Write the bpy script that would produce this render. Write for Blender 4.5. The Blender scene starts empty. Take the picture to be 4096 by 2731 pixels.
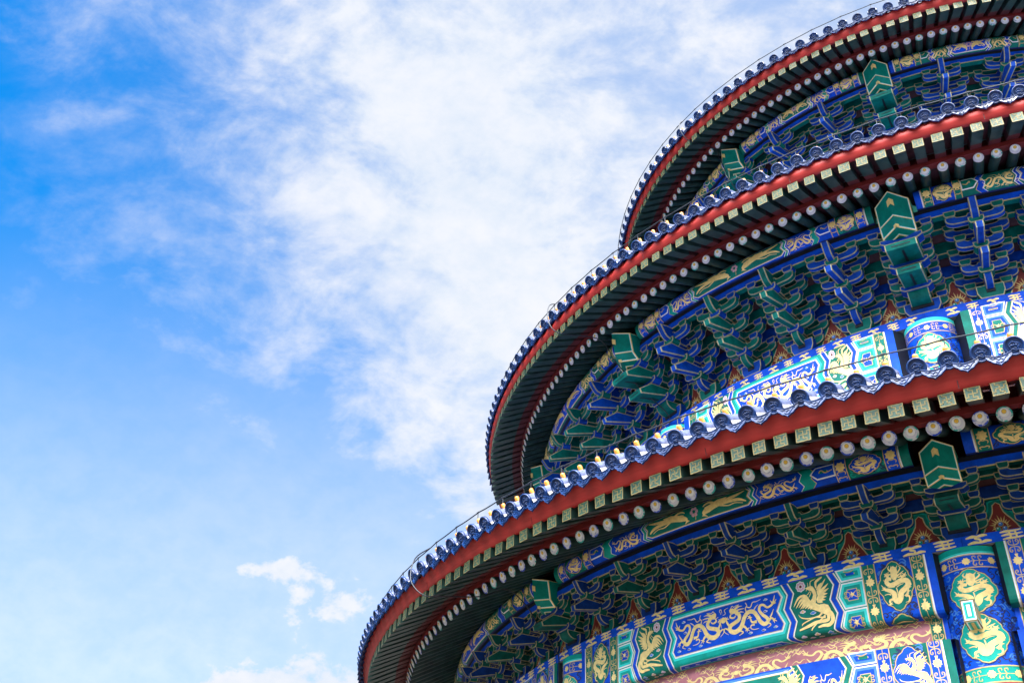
import bpy, bmesh, math, random
from mathutils import Vector, Matrix
from mathutils.geometry import tessellate_polygon
random.seed(7)
sc = bpy.context.scene
C = sc.collection
R = math.radians
# ------------------------------------------------------------------ camera
CAM = Vector((0.0, -27.0711, 2.5595))
yaw, pitch, roll = R(-28.7338), R(35.0724), R(2.5169)
cy, sy, cp, sp = math.cos(yaw), math.sin(yaw), math.cos(pitch), math.sin(pitch)
FW = Vector((sy*cp, cy*cp, sp)); RT = Vector((cy, -sy, 0)); UP = RT.cross(FW)
R2 = RT*math.cos(roll) + UP*math.sin(roll); U2 = UP*math.cos(roll) - RT*math.sin(roll)
cam = bpy.data.cameras.new('camera'); co = bpy.data.objects.new('camera', cam); C.objects.link(co)
M = Matrix((R2, U2, -FW)).transposed().to_4x4(); M.translation = CAM
co.matrix_world = M
cam.sensor_width = 36; cam.lens = 36*1.0024; cam.clip_end = 8000
sc.camera = co
# ------------------------------------------------------------------ world: sky with clouds
SUN_EL, SUN_AZ = R(64), R(28)          # azimuth measured from -Y (behind the camera) towards +X
sdir = Vector((math.sin(SUN_AZ)*math.cos(SUN_EL), -math.cos(SUN_AZ)*math.cos(SUN_EL), math.sin(SUN_EL)))
w = bpy.data.worlds.new('World'); sc.world = w; w.use_nodes = True
nt = w.node_tree; nt.nodes.clear()
def N(t, **k):
    n = nt.nodes.new(t)
    for a, b in k.items(): setattr(n, a, b)
    return n
def L(a, b): nt.links.new(a, b)
def mth(op, a, b=None, c=None, clamp=False):
    n = N('ShaderNodeMath', operation=op, use_clamp=clamp)
    for i, x in enumerate((a, b, c)):
        if x is None: continue
        if isinstance(x, (int, float)): n.inputs[i].default_value = x
        else: L(x, n.inputs[i])
    return n.outputs[0]
def smooth(x, a, b):
    n = N('ShaderNodeMapRange', interpolation_type='SMOOTHSTEP'); L(x, n.inputs[0])
    n.inputs[1].default_value = a; n.inputs[2].default_value = b; return n.outputs[0]
tc = N('ShaderNodeTexCoord'); D = tc.outputs['Generated']
def dot(v):
    n = N('ShaderNodeVectorMath', operation='DOT_PRODUCT'); L(D, n.inputs[0]); n.inputs[1].default_value = v; return n.outputs['Value']
# cloud bank laid out by compass direction on the tangent plane of one fixed point of the sky
den = mth('MAXIMUM', dot(FW), 0.12)
su = mth('DIVIDE', dot(R2), den); sv = mth('DIVIDE', dot(U2), den)
cmb = N('ShaderNodeCombineXYZ'); L(su, cmb.inputs[0]); L(sv, cmb.inputs[1])
def noise(scale, detail, rough, dist=0.0, off=(0, 0, 0), stretch=(1, 1, 1), rot=0.0):
    mp = N('ShaderNodeMapping'); mp.inputs['Location'].default_value = off; mp.inputs['Scale'].default_value = stretch
    mp.inputs['Rotation'].default_value = (0, 0, rot); L(cmb.outputs[0], mp.inputs[0])
    n = N('ShaderNodeTexNoise'); n.inputs['Scale'].default_value = scale; n.inputs['Detail'].default_value = detail
    n.inputs['Roughness'].default_value = rough; n.inputs['Distortion'].default_value = dist
    L(mp.outputs[0], n.inputs['Vector']); return n.outputs['Fac']
nA = noise(3.0, 4, .55, .3, (3.1, 1.7, 0))              # large lobes
nB = noise(9.0, 9, .62, .25, (.4, 6.2, 0), (1.0, 1.5, 1), R(28))   # wisps drawn out along the bank
nC = noise(30.0, 7, .6, .2, (8.4, 2.2, 0), (1, 1.25, 1), R(20))     # fine mottling
# signed distance right of the bank's lower left edge (a line through the sky)
ed = mth('ADD', mth('ADD', mth('MULTIPLY', su, .927), mth('MULTIPLY', sv, .377)), .208)   # normal points up right
wob = mth('ADD', mth('MULTIPLY', mth('SUBTRACT', nA, .5), .26), mth('ADD', mth('MULTIPLY', mth('SUBTRACT', nB, .5), .40), mth('MULTIPLY', mth('SUBTRACT', nC, .5), .05)))
bank = smooth(mth('ADD', ed, wob), -.17, .21)
soft = mth('MULTIPLY', smooth(mth('ADD', ed, mth('MULTIPLY', wob, .9)), -.24, .10), .50)
bank = mth('MULTIPLY', bank, mth('ADD', .35, mth('MULTIPLY', smooth(sv, -.32, -.10), .65)))
def blob(x, y, rx, ry):
    a = mth('POWER', mth('DIVIDE', mth('SUBTRACT', su, x), rx), 2.0); b = mth('POWER', mth('DIVIDE', mth('SUBTRACT', sv, y), ry), 2.0)
    return mth('POWER', 2.718, mth('MULTIPLY', mth('ADD', a, b), -1.0))
core = mth('ADD', blob(-.07, .22, .16, .17), blob(-.05, .04, .12, .15))
patch = mth('ADD', nB, mth('MULTIPLY', mth('SUBTRACT', nC, .5), .3))
thin = smooth(mth('ADD', patch, mth('MULTIPLY', core, .22)), .34, .74)
bank = mth('MULTIPLY', bank, mth('ADD', .56, mth('MULTIPLY', thin, .42)))
small = mth('ADD', mth('ADD', blob(-.180, -.252, .068, .034), blob(-.185, -.322, .11, .042)), mth('ADD', blob(-.230, -.221, .045, .012), blob(-.27, -.345, .12, .024)))
small = smooth(mth('ADD', small, mth('ADD', mth('MULTIPLY', mth('SUBTRACT', nC, .5), 2.0), mth('MULTIPLY', mth('SUBTRACT', nB, .5), 2.2))), .24, 1.25)
small = mth('MULTIPLY', small, smooth(sv, -.14, -.20))
wisp = mth('MULTIPLY', smooth(mth('ADD', nB, mth('MULTIPLY', mth('SUBTRACT', nA, .5), .6)), .38, .90), .30)
wisp = mth('MULTIPLY', wisp, smooth(sv, .42, -.10))
veil = mth('MULTIPLY', smooth(sv, .20, -.36), .62)
soft = mth('MULTIPLY', soft, smooth(sv, .42, .06))
soft = mth('MULTIPLY', soft, mth('ADD', .45, mth('MULTIPLY', smooth(patch, .25, .75), .75)))
mask = mth('MAXIMUM', mth('MAXIMUM', mth('MAXIMUM', bank, soft), mth('MULTIPLY', small, .92)), mth('MAXIMUM', wisp, veil), clamp=True)
mask = mth('MINIMUM', mth('ADD', mask, mth('MULTIPLY', veil, .20)), 1.0)
sky = N('ShaderNodeTexSky', sky_type='NISHITA', sun_disc=False, sun_elevation=SUN_EL, sun_rotation=math.pi - SUN_AZ)
sky.air_density = 1.0; sky.dust_density = .3; sky.ozone_density = 3.0
hs = N('ShaderNodeHueSaturation'); hs.inputs['Saturation'].default_value = 1.42; hs.inputs['Value'].default_value = 1.0; hs.inputs['Hue'].default_value = .497
L(sky.outputs[0], hs.inputs['Color'])
SKY = .10; SKY_BOOST = 215.0
mx = N('ShaderNodeMix', data_type='RGBA'); L(mask, mx.inputs['Factor']); sg = N('ShaderNodeMix', data_type='RGBA', blend_type='MULTIPLY'); sg.inputs['Factor'].default_value = 1.0; L(hs.outputs[0], sg.inputs['A']); sg.inputs['B'].default_value = (.72, 2.30, 2.45, 1); L(sg.outputs['Result'], mx.inputs['A'])
cc = N('ShaderNodeMix', data_type='RGBA'); L(smooth(mth('ADD', mth('MULTIPLY', nC, .6), mth('MULTIPLY', nB, .7)), .42, .88), cc.inputs['Factor'])
cc.inputs['A'].default_value = (5.6, 6.3, 7.3, 1); cc.inputs['B'].default_value = (7.0, 7.15, 7.6, 1); L(cc.outputs['Result'], mx.inputs['B'])
# sunward sky behind the photographer, its glow boosted to light the painted beams
sd = Vector((math.sin(SUN_AZ), -math.cos(SUN_AZ), 0))
az = smooth(dot(sd), -.15, .55); el = dot(Vector((0, 0, 1)))
hz = mth('MULTIPLY', az, mth('MULTIPLY', mth('MULTIPLY', smooth(el, .99, .80), smooth(el, .13, .56)), mth('ADD', .45, mth('MULTIPLY', smooth(el, .42, .72), .55))))
hm = N('ShaderNodeMix', data_type='RGBA'); L(hz, hm.inputs['Factor']); L(mx.outputs['Result'], hm.inputs['A']); hm.inputs['B'].default_value = (SKY_BOOST, SKY_BOOST*.985, SKY_BOOST*.95, 1)
lw = N('ShaderNodeMix', data_type='RGBA', blend_type='MULTIPLY'); lw.inputs['Factor'].default_value = 1.0   # dimming added along the horizon to keep the brackets dark
L(hm.outputs['Result'], lw.inputs['A']); L(mth('ADD', .12, mth('MULTIPLY', smooth(el, .02, .27), .88)), lw.inputs['B'])
mx = lw
bg = N('ShaderNodeBackground'); bg.inputs['Strength'].default_value = SKY; L(mx.outputs['Result'], bg.inputs['Color'])
out = N('ShaderNodeOutputWorld'); L(bg.outputs[0], out.inputs[0])
# ------------------------------------------------------------------ sun and exposure
sl = bpy.data.lights.new('sun', 'SUN'); sl.energy = 4.2; sl.angle = R(.53); sl.color = (1, .955, .88)
so = bpy.data.objects.new('sun', sl); C.objects.link(so)
so.rotation_euler = sdir.to_track_quat('Z', 'Y').to_euler()
sc.view_settings.view_transform = 'Standard'; sc.view_settings.look = 'None'
sc.view_settings.exposure = .42; sc.view_settings.gamma = 1; sc.view_settings.use_curve_mapping = False
sc.cycles.max_bounces = 8; sc.cycles.diffuse_bounces = 3; sc.cycles.glossy_bounces = 4
# ------------------------------------------------------------------ materials
MATS = {}
def mat(name, col, rough=.5, metal=0.0, vary=.12, scale=6.0, bump=0.0, spec=.3, col2=None, mix=(.45, .6), coat=0.0):
    m = bpy.data.materials.new(name); m.use_nodes = True; t = m.node_tree
    p = t.nodes['Principled BSDF']
    p.inputs['Roughness'].default_value = rough; p.inputs['Metallic'].default_value = metal
    p.inputs['Specular IOR Level'].default_value = spec
    p.inputs['Coat Weight'].default_value = coat; p.inputs['Coat Roughness'].default_value = .12
    g = t.nodes.new('ShaderNodeNewGeometry')
    n = t.nodes.new('ShaderNodeTexNoise'); n.inputs['Scale'].default_value = scale; n.inputs['Detail'].default_value = 6; n.inputs['Roughness'].default_value = .65
    t.links.new(g.outputs['Position'], n.inputs['Vector'])
    r = t.nodes.new('ShaderNodeValToRGB'); e = r.color_ramp.elements
    if col2 is None:
        e[0].position, e[1].position = .3, .72
        e[0].color = (*[c*(1-vary*1.6) for c in col], 1); e[1].color = (*[min(1, c*(1+vary)) for c in col], 1)
    else:
        e[0].position, e[1].position = mix; e[0].color = (*col, 1); e[1].color = (*col2, 1)
    t.links.new(n.outputs['Fac'], r.inputs['Fac']); t.links.new(r.outputs['Color'], p.inputs['Base Color'])
    if bump:
        b = t.nodes.new('ShaderNodeBump'); b.inputs['Strength'].default_value = bump; b.inputs['Distance'].default_value = .01
        t.links.new(n.outputs['Fac'], b.inputs['Height']); t.links.new(b.outputs['Normal'], p.inputs['Normal'])
    MATS[name] = m; return m
mat('blue', (.001, .070, .60), .55, vary=.25, scale=5, spec=.15)
mat('dusty_shade_blue', (.003, .034, .20), .65, vary=.3, scale=7, spec=.15)  # lower bracket paints: dust, with eave shade also darkened into the colour
mat('dusty_shade_green', (.002, .092, .074), .65, vary=.3, scale=7, spec=.15)
mat('head_green', (.0, .19, .145), .55, vary=.2, scale=5, spec=.18)
mat('shade_blue', (.001, .048, .33), .55, vary=.28, scale=6, spec=.15)  # upper bracket paints: beam colours darkened for the shade under the eaves
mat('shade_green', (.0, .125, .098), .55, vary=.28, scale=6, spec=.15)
mat('green', (.0, .165, .125), .55, vary=.25, scale=5, spec=.18)
mat('teal', (.0, .33, .27), .55, spec=.2, vary=.16, scale=5)
mat('cyan', (.03, .62, .58), .5, vary=.12)
mat('white', (.80, .80, .78), .55, vary=.08)
mat('gold', (.90, .65, .25), .42, .10, vary=.14, scale=18)
mat('goldline', (.60, .42, .15), .45, .1, vary=.2, scale=18)
mat('dkblue', (.006, .016, .10), .5, vary=.25, scale=8)
mat('sky_blue', (.05, .20, .62), .5, vary=.15)
mat('pink', (.62, .36, .45), .5)
mat('lav', (.45, .42, .68), .5)
mat('black', (.010, .011, .018), .55, vary=.3)
mat('crimson', (.16, .018, .016), .5, vary=.22, scale=4)
m = mat('fascia_red', (.29, .016, .014), .5, scale=1.0, bump=.12, col2=(.38, .028, .022), mix=(.33, .68))
t = m.node_tree; mp = t.nodes.new('ShaderNodeMapping'); mp.inputs['Scale'].default_value = (1.6, 1.6, 16)      # brushed along the boards
nz = [n for n in t.nodes if n.type == 'TEX_NOISE'][0]; gg = [n for n in t.nodes if n.type == 'NEW_GEOMETRY'][0]
t.links.new(gg.outputs['Position'], mp.inputs[0]); t.links.new(mp.outputs[0], nz.inputs['Vector'])
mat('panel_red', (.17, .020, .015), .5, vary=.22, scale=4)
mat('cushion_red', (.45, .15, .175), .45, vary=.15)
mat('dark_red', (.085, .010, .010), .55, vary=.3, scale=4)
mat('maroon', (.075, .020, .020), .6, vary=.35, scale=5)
mat('rafter_green', (.014, .040, .034), .42, vary=.4, scale=5)
mat('end_green', (.008, .046, .030), .5, vary=.22, scale=20)
mat('end_gold', (.15, .115, .034), .55, vary=.2, scale=25)
mat('dot_gold', (.92, .56, .07), .45, vary=.15, scale=25)
mat('line_old', (.40, .29, .12), .5, vary=.25, scale=18)
mat('pan_glaze', (.02, .05, .17), .6, vary=.3, scale=9, spec=.2)
mat('glaze', (.004, .024, .105), .32, vary=.4, scale=9, bump=.12, spec=.38)
mat('glaze_body', (.085, .105, .20), .6, vary=.35, scale=11, bump=.2, spec=.2)  # barrel glaze lightened for dust and for the pale sun glare
mat('worn_pale', (.20, .28, .48), .5, col2=(.60, .59, .64), mix=(.36, .44), scale=16)
mat('pale_line', (.26, .34, .33), .55, vary=.2, scale=18)
mat('mortar', (.27, .27, .29), .8, vary=.2, scale=14, bump=.25, col2=(.17, .18, .22), mix=(.5, .62))
mat('amber', (.52, .20, .018), .35, vary=.25, scale=25, spec=.6)
mat('worn_blue', (.015, .06, .46), .5, col2=(.58, .58, .68), mix=(.48, .54), scale=13)
mat('worn_teal', (.01, .34, .29), .5, col2=(.58, .58, .57), mix=(.47, .53), scale=13)
mat('worn_white', (.52, .50, .60), .5, col2=(.66, .64, .67), mix=(.4, .6), scale=15)
mat('roof_glaze', (.10, .13, .26), .34, vary=.3, scale=3, bump=.1)
mat('iron', (.03, .034, .042), .4, .6)
mat('pale_wire', (.34, .37, .42), .4, .6)
mat('dark_ground', (.06, .058, .053), .8, vary=.12, scale=.6)  # ground colour darkened to cut bounce light up under the eaves
mat('grey_worn', (.30, .27, .25), .7, vary=.3, scale=12)
# ------------------------------------------------------------------ mesh builder
class MB:
    def __init__(s): s.v = []; s.f = []; s.m = []; s.sm = []; s.names = []
    def mi(s, n):
        if n not in s.names: s.names.append(n)
        return s.names.index(n)
    def poly(s, pts, m, smooth=False):
        i = len(s.v); s.v += [tuple(p) for p in pts]; s.f.append(tuple(range(i, i+len(pts)))); s.m.append(s.mi(m)); s.sm.append(smooth)
    def grid(s, rows, m, smooth=True, closed=False):
        i = len(s.v); n = len(rows[0])
        for r in rows: s.v += [tuple(p) for p in r]
        k = s.mi(m) if isinstance(m, str) else None
        for a in range(len(rows)-1):
            for b in range(n if closed else n-1):
                c = (b+1) % n
                s.f.append((i+a*n+b, i+a*n+c, i+(a+1)*n+c, i+(a+1)*n+b))
                s.m.append(k if k is not None else s.mi(m[a])); s.sm.append(smooth)
    def panel(s, pts, m, ws=(), edges=None):
        """polygon with painted border lines: ws = [(width, material)...] from the edge inwards; edges = which edges carry them"""
        P = [Vector(p) for p in pts]; n = len(P)
        nr = Vector((0, 0, 0))
        for a in range(n): nr += P[a].cross(P[(a+1) % n])
        if nr.length < 1e-9: return
        nr.normalize()
        for wd, mm in ws:
            Q = []
            for a in range(n):
                e1 = (P[a]-P[a-1]).normalized(); e2 = (P[(a+1) % n]-P[a]).normalized()
                n1, n2 = nr.cross(e1), nr.cross(e2)
                wa = wd if edges is None or edges[a-1] else 0.0; wb = wd if edges is None or edges[a] else 0.0
                c = n1.dot(n2)
                if abs(c) > .985: x = n1*max(wa, wb) if wa and wb else (n1*wa if wa else n2*wb)
                else: x = (n1*(wa-c*wb) + n2*(wb-c*wa))/(1-c*c)
                Q.append(P[a]+x)
            for a in range(n):
                b = (a+1) % n
                if edges is None or edges[a]: s.poly((P[a], P[b], Q[b], Q[a]), mm)
            P = Q
        s.poly(P, m)
    def prism(s, ol, mp, t0, t1, m, ws=(), sidem=None, sidew=None, skip=()):
        """outline ol in (a,b), extruded along t, mp(a,b,t)->xyz; borders on both end faces and along the side edges"""
        s.panel([mp(a, b, t0) for a, b in ol], m, ws); s.panel([mp(a, b, t1) for a, b in ol], m, ws)
        sidew = ws if sidew is None else sidew; sm = sidem or m
        for i in range(len(ol)):
            if i in skip: continue
            p, q = ol[i], ol[(i+1) % len(ol)]
            ts = [t0]; ms = []
            for wd, mm in sidew: ts.append(ts[-1]+wd*(1 if t1 > t0 else -1)); ms.append(mm)
            te = [t1]; me = []
            for wd, mm in sidew: te.append(te[-1]-wd*(1 if t1 > t0 else -1)); me.append(mm)
            T = ts+te[::-1]; MM = ms+[sm]+me[::-1]
            for k in range(len(T)-1):
                s.poly((mp(*p, T[k]), mp(*q, T[k]), mp(*q, T[k+1]), mp(*p, T[k+1])), MM[k])
    def box(s, x0, x1, y0, y1, z0, z1, m, ws=()):
        c = [(x, y, z) for z in (z0, z1) for y in (y0, y1) for x in (x0, x1)]
        for q in ((0, 1, 3, 2), (4, 5, 7, 6), (0, 1, 5, 4), (2, 3, 7, 6), (0, 2, 6, 4), (1, 3, 7, 5)):
            s.panel([c[k] for k in q], m, ws)
    def tube(s, pts, r, m, n=6, cap=True):
        P = [Vector(p) for p in pts]; rows = []
        for i, p in enumerate(P):
            t = (P[min(i+1, len(P)-1)]-P[max(i-1, 0)]).normalized()
            a = t.cross(Vector((0, 0, 1)));
            if a.length < .05: a = t.cross(Vector((1, 0, 0)))
            a.normalize(); b = t.cross(a)
            rows.append([p+(a*math.cos(k*2*math.pi/n)+b*math.sin(k*2*math.pi/n))*r for k in range(n)])
        s.grid(rows, m, True, True)
        if cap: s.poly(rows[0], m); s.poly(rows[-1], m)
    def mesh(s, name):
        me = bpy.data.meshes.new(name); me.from_pydata(s.v, [], s.f)
        for n in s.names: me.materials.append(MATS[n])
        me.polygons.foreach_set('material_index', s.m); me.polygons.foreach_set('use_smooth', s.sm)
        me.update(); return me
    def obj(s, name, parent=None, loc=(0, 0, 0), rz=0.0): return link(name, s.mesh(name), parent, loc, rz)
def link(name, me, parent=None, loc=(0, 0, 0), rz=0.0):
    o = bpy.data.objects.new(name, me); C.objects.link(o); o.parent = parent; o.location = loc; o.rotation_euler = (0, 0, rz); return o
def pol(r, a, z): return Vector((r*math.sin(a), -r*math.cos(a), z))       # a measured from -Y towards +X
def tag(o, label=None, category=None, group=None, kind=None):
    for k, v in (('label', label), ('category', category), ('group', group), ('kind', kind)):
        if v: o[k] = v
P0 = R(-2.894)                                                           # azimuth of the nearest column
GZ = .9
# ------------------------------------------------------------------ ground
g = MB(); g.poly([(-3000, -3000, 0), (3000, -3000, 0), (3000, 3000, 0), (-3000, 3000, 0)], 'dark_ground')
tag(g.obj('ground', None, (0, 0, GZ)), kind='structure')
# ------------------------------------------------------------------ the hall
HALL = link('temple_hall', None, None, (0, 0, GZ)); HALL.empty_display_size = 2
tag(HALL, 'round triple-eaved temple hall with blue tiled roofs and painted blue and green bracketing', 'temple')
def part(mb, name, loc=(0, 0, 0), rz=0.0, parent=None):
    if parent is None: return mb.obj(name, HALL, (loc[0], loc[1], loc[2]-GZ), rz)
    return mb.obj(name, parent, loc, rz)
def holder(name): return link(name, None, HALL, (0, 0, -GZ))
GW = lambda k: [(.0105*k, 'line_old'), (.005*k, 'pale_line')]
# ------------------------------------------------------------------ eaves
def anchors(an, lo, hi):
    """angles (degrees) interpolated through (index, angle) anchors, continued evenly on both sides"""
    d = (an[-1][1]-an[0][1])/(an[-1][0]-an[0][0]); o = []
    i = 0
    while an[0][1]-d*i < hi: i += 1
    k = -i+1
    while True:
        if k <= an[0][0]: a = an[0][1]+d*(k-an[0][0])
        elif k >= an[-1][0]: a = an[-1][1]+d*(k-an[-1][0])
        else:
            for (i0, a0), (i1, a1) in zip(an, an[1:]):
                if i0 <= k <= i1: a = a0+(a1-a0)*(k-i0)/(i1-i0); break
        if a < lo: return o
        o.append(a); k += 1
TIERS = [
    dict(key='lowermost', rnd=(15.0, 9.1754), sq=(15.855, 9.04), tile=(16.062, 9.43), S=13.76, T=9.13, R0=13.2, z0=8.41, d=.1, step=.28, n=2, lo=-66, hi=14,
         ra=[(0, .75), (4, -3.4), (8, -7.5), (12, -11.75), (16, -16.4), (20, -21.1), (24, -25.75), (28, -30.2), (32, -34.8), (36, -39.4), (40, -44.0), (44, -48.6)],
         ta=[(0, .38), (3, -3.39), (6, -7.17), (17, -21.08), (20, -24.84), (23, -28.55), (26, -32.22), (29, -36.43), (32, -40.67), (33, -41.85)], cols=('worn_blue', 'worn_teal'), paint=('dusty_shade_green', 'dusty_shade_blue'),
         half=dict(gua=.31, wan=.425, xia=.37), sets='GBGBBGB', pang=30/7, wall=13.2),
    dict(key='middle', rnd=(12.6108, 15.4044), sq=(13.43, 15.34), tile=(13.543, 15.78), S=11.8, T=14.97, R0=10.69, z0=13.73, d=.135, step=.37, n=3, lo=-72, hi=20,
         ra=[(0, 6.78), (4, 1.57), (8, -3.67), (12, -8.88), (16, -13.9), (20, -19.0), (24, -24.05), (28, -29.08), (32, -34.15), (36, -39.0), (40, -44.0), (44, -49.0), (48, -53.95), (52, -59.3)],
         ta=[(0, 7.32), (3, 2.69), (6, -2.06), (9, -6.64), (12, -11.18), (16, -17.06), (19, -21.66), (22, -26.23), (27, -33.71), (30, -38.41), (33, -43.04), (36, -47.81)], cols=('worn_white', 'worn_teal'),
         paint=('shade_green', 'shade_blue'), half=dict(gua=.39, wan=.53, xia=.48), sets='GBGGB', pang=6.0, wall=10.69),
    dict(key='topmost', rnd=(8.8369, 22.9434), sq=(9.647, 22.8), tile=(9.805, 23.2), S=8.04, T=22.53, R0=6.93, z0=21.29, d=.135, step=.37, n=3, lo=-84, hi=32,
         ra=[(0, 18.75), (4, 11.66), (8, 4.62), (12, -2.53), (16, -9.6), (20, -16.6), (24, -23.4), (28, -30.3), (32, -37.6), (36, -44.9), (40, -52.1), (42, -55.8)],
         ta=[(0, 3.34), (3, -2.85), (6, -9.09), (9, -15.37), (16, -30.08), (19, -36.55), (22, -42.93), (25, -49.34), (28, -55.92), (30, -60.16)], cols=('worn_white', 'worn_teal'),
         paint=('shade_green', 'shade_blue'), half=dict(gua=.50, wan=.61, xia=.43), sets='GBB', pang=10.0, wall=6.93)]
_A = [((0, 0), (0, .050)), ((0, .050), (-.045, .050)), ((-.045, .050), (-.045, .084))]     # one arm of the key fret, turned four times
WAN = []
for _k in range(4):
    for _p, _q in _A:
        for _ in range(_k): _p, _q = (-_p[1], _p[0]), (-_q[1], _q[0])
        WAN.append((_p, _q))
def square_rafter(sl, ln):
    b = MB(); h = .092; c, s = math.cos(sl), math.sin(sl)
    mp = lambda x, o, z: (x, o*c + z*s*0, z + o*s)                        # o>0 = inwards (local +y), rising
    f = [mp(-h, 0, -h), mp(h, 0, -h), mp(h, 0, h), mp(-h, 0, h)]
    b.panel(f, 'end_green', [(.013, 'end_gold')])
    for (x0, z0), (x1, z1) in WAN:                                       # raised gilt key pattern on the end
        t = .0068
        xa, xb, za, zb = min(x0, x1)-t, max(x0, x1)+t, min(z0, z1)-t, max(z0, z1)+t
        b.poly([(xa, -.003, za), (xb, -.003, za), (xb, -.003, zb), (xa, -.003, zb)], 'end_gold')
    for o0, o1, m, ms in ((0, ln*.60, 'rafter_green', 'rafter_green'), (ln*.60, ln, 'dark_red', 'maroon')):
        b.poly([mp(-h, o0, -h), mp(h, o0, -h), mp(h, o1, -h), mp(-h, o1, -h)], m)
        b.poly([mp(-h, o0, h), mp(h, o0, h), mp(h, o1, h), mp(-h, o1, h)], ms)
        for x in (-h, h): b.poly([mp(x, o0, -h), mp(x, o1, -h), mp(x, o1, h), mp(x, o0, h)], ms)
    return b
def round_rafter(sl, ln, m, r):
    b = MB(); c, s = math.cos(sl), math.sin(sl); n = 16
    rg = lambda o, rr: [(rr*math.cos(k*2*math.pi/n), o*c - rr*math.sin(k*2*math.pi/n)*s, rr*math.sin(k*2*math.pi/n)*c + o*s) for k in range(n)]
    b.grid([rg(0, r), rg(ln*.62, r)], 'rafter_green', True, True); b.grid([rg(ln*.62, r), rg(ln, r)], 'maroon', True, True)
    def disc(rr, up, o, mm, nn=16):
        b.poly([(rr*math.cos(k*2*math.pi/nn), o*c - (rr*math.sin(k*2*math.pi/nn)+up)*s, (rr*math.sin(k*2*math.pi/nn)+up)*c + o*s) for k in range(nn)], mm)
    disc(r, 0, 0, m); disc(r*.80, .004, -.0015, m if m == 'worn_white' else 'worn_pale'); disc(.053, .020, -.003, 'white'); disc(.028, .032, -.006, 'end_gold'); disc(.025, .032, -.008, 'dot_gold')
    return b
def end_tile(sl):
    b = MB(); c, s = math.cos(sl), math.sin(sl); n = 20
    P = lambda x, z, o: (x, o*c - z*s, z*c + o*s)                          # o inwards along the roof slope
    rg = lambda rr, o, k0=0, k1=n, nn=n: [P(rr*math.cos(k0+(k1-k0)*k/nn), rr*math.sin(k0+(k1-k0)*k/nn), o) for k in range(nn+1)]
    full = lambda rr, o: rg(rr, o, 0, 2*math.pi)
    b.grid([full(.100, .03), full(.117, .025), full(.117, -.012), full(.106, -.018), full(.094, -.014), full(.088, .006)], 'glaze')
    b.poly(full(.088, .006)[:-1], 'glaze')
    q = [P((.052+.013*math.sin(5*a+.6))*math.cos(a), (.046+.012*math.sin(4*a))*math.sin(a), .003) for a in [k*2*math.pi/30 for k in range(31)]]   # embossed coiled dragon
    b.tube(q, .0095, 'glaze', 5, False)
    q = [P(-.034+.068*k/14, .016*math.sin(k*1.15)+.006, .003) for k in range(15)]
    b.tube(q, .008, 'glaze', 5)
    b.tube([P(-.015, -.03, .003), P(.006, -.018, .002), (P(.02, -.034, .003))], .007, 'glaze', 4)
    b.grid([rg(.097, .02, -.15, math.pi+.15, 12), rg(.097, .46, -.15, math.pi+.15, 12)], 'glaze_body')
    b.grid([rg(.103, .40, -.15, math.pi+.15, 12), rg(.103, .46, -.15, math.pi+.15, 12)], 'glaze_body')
    for x in (-1, 1): b.grid([[P(x*.096, -.008, o), P(x*.101, -.035, o), P(x*.112, -.068, o)] for o in (.05, .25, .5)], 'mortar')
    rows = []
    for z, rr in ((.085, .036), (.15, .036), (.168, .030), (.176, .016), (.178, .001)): rows.append([P(rr*math.cos(k*math.pi/6), z, .20+rr*math.sin(k*math.pi/6)) for k in range(12)])
    b.grid(rows, 'amber', True, True)
    return b
def drip_tile(wd, sl):
    b = MB(); c, s = math.cos(sl), math.sin(sl); h = wd/2; tilt = .22
    xs = [-1, -.96, -.88, -.76, -.66, -.56, -.42, -.30, -.18, -.08, 0, .08, .18, .30, .42, .56, .66, .76, .88, .96, 1]
    lo = {1: -.035, .96: -.085, .88: -.118, .76: -.138, .66: -.146, .56: -.170, .42: -.188, .30: -.190, .18: -.205, .08: -.212, 0: -.232}
    T = lambda x: -.030-.052*(1-x*x)
    P = lambda x, o, z: (h*x, o + z*tilt, z)
    for o in (0.0, .022): b.grid([[P(x, o, T(x)) for x in xs], [P(x, o, (T(x)+lo[abs(x)])/2) for x in xs], [P(x, o, lo[abs(x)]) for x in xs]], 'glaze', False)
    b.grid([[P(x, o, lo[abs(x)]) for x in xs] for o in (0, .022)], 'glaze', False)
    b.tube([P(x, -.004, T(x)-.008) for x in xs[::2]], .010, 'glaze', 5)
    b.tube([P(x, -.003, lo[abs(x)]+.008) for x in xs[1:-1]], .008, 'glaze', 4)
    b.tube([P(x, -.006, z) for x, z in ((-.7, -.085), (-.5, -.115), (-.25, -.105), (-.1, -.140), (.1, -.118), (.3, -.145), (.5, -.105), (.7, -.090))], .006, 'glaze', 4)
    b.tube([P(x, -.006, z) for x, z in ((-.3, -.150), (-.15, -.172), (.05, -.180), (.2, -.165), (.34, -.140))], .006, 'glaze', 4)
    b.grid([[(h*x, o*c, T(x) + o*s) for x in xs] for o in (0, .5)], 'pan_glaze')    # pan tile running up behind
    return b
def ringgrid(b, prof, mats, a0=0, a1=360, n=240, smooth=True):
    """surface of revolution of prof [(r,z)...]; one material per band"""
    full = abs(a1-a0) >= 360; k = n if full else n+1
    for i in range(len(prof)-1):
        rows = [[pol(r, R(a0+(a1-a0)*j/n), z) for j in range(k)] for r, z in prof[i:i+2]]
        b.grid(rows, mats[i] if isinstance(mats, (list, tuple)) else mats, smooth, full)
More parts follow.
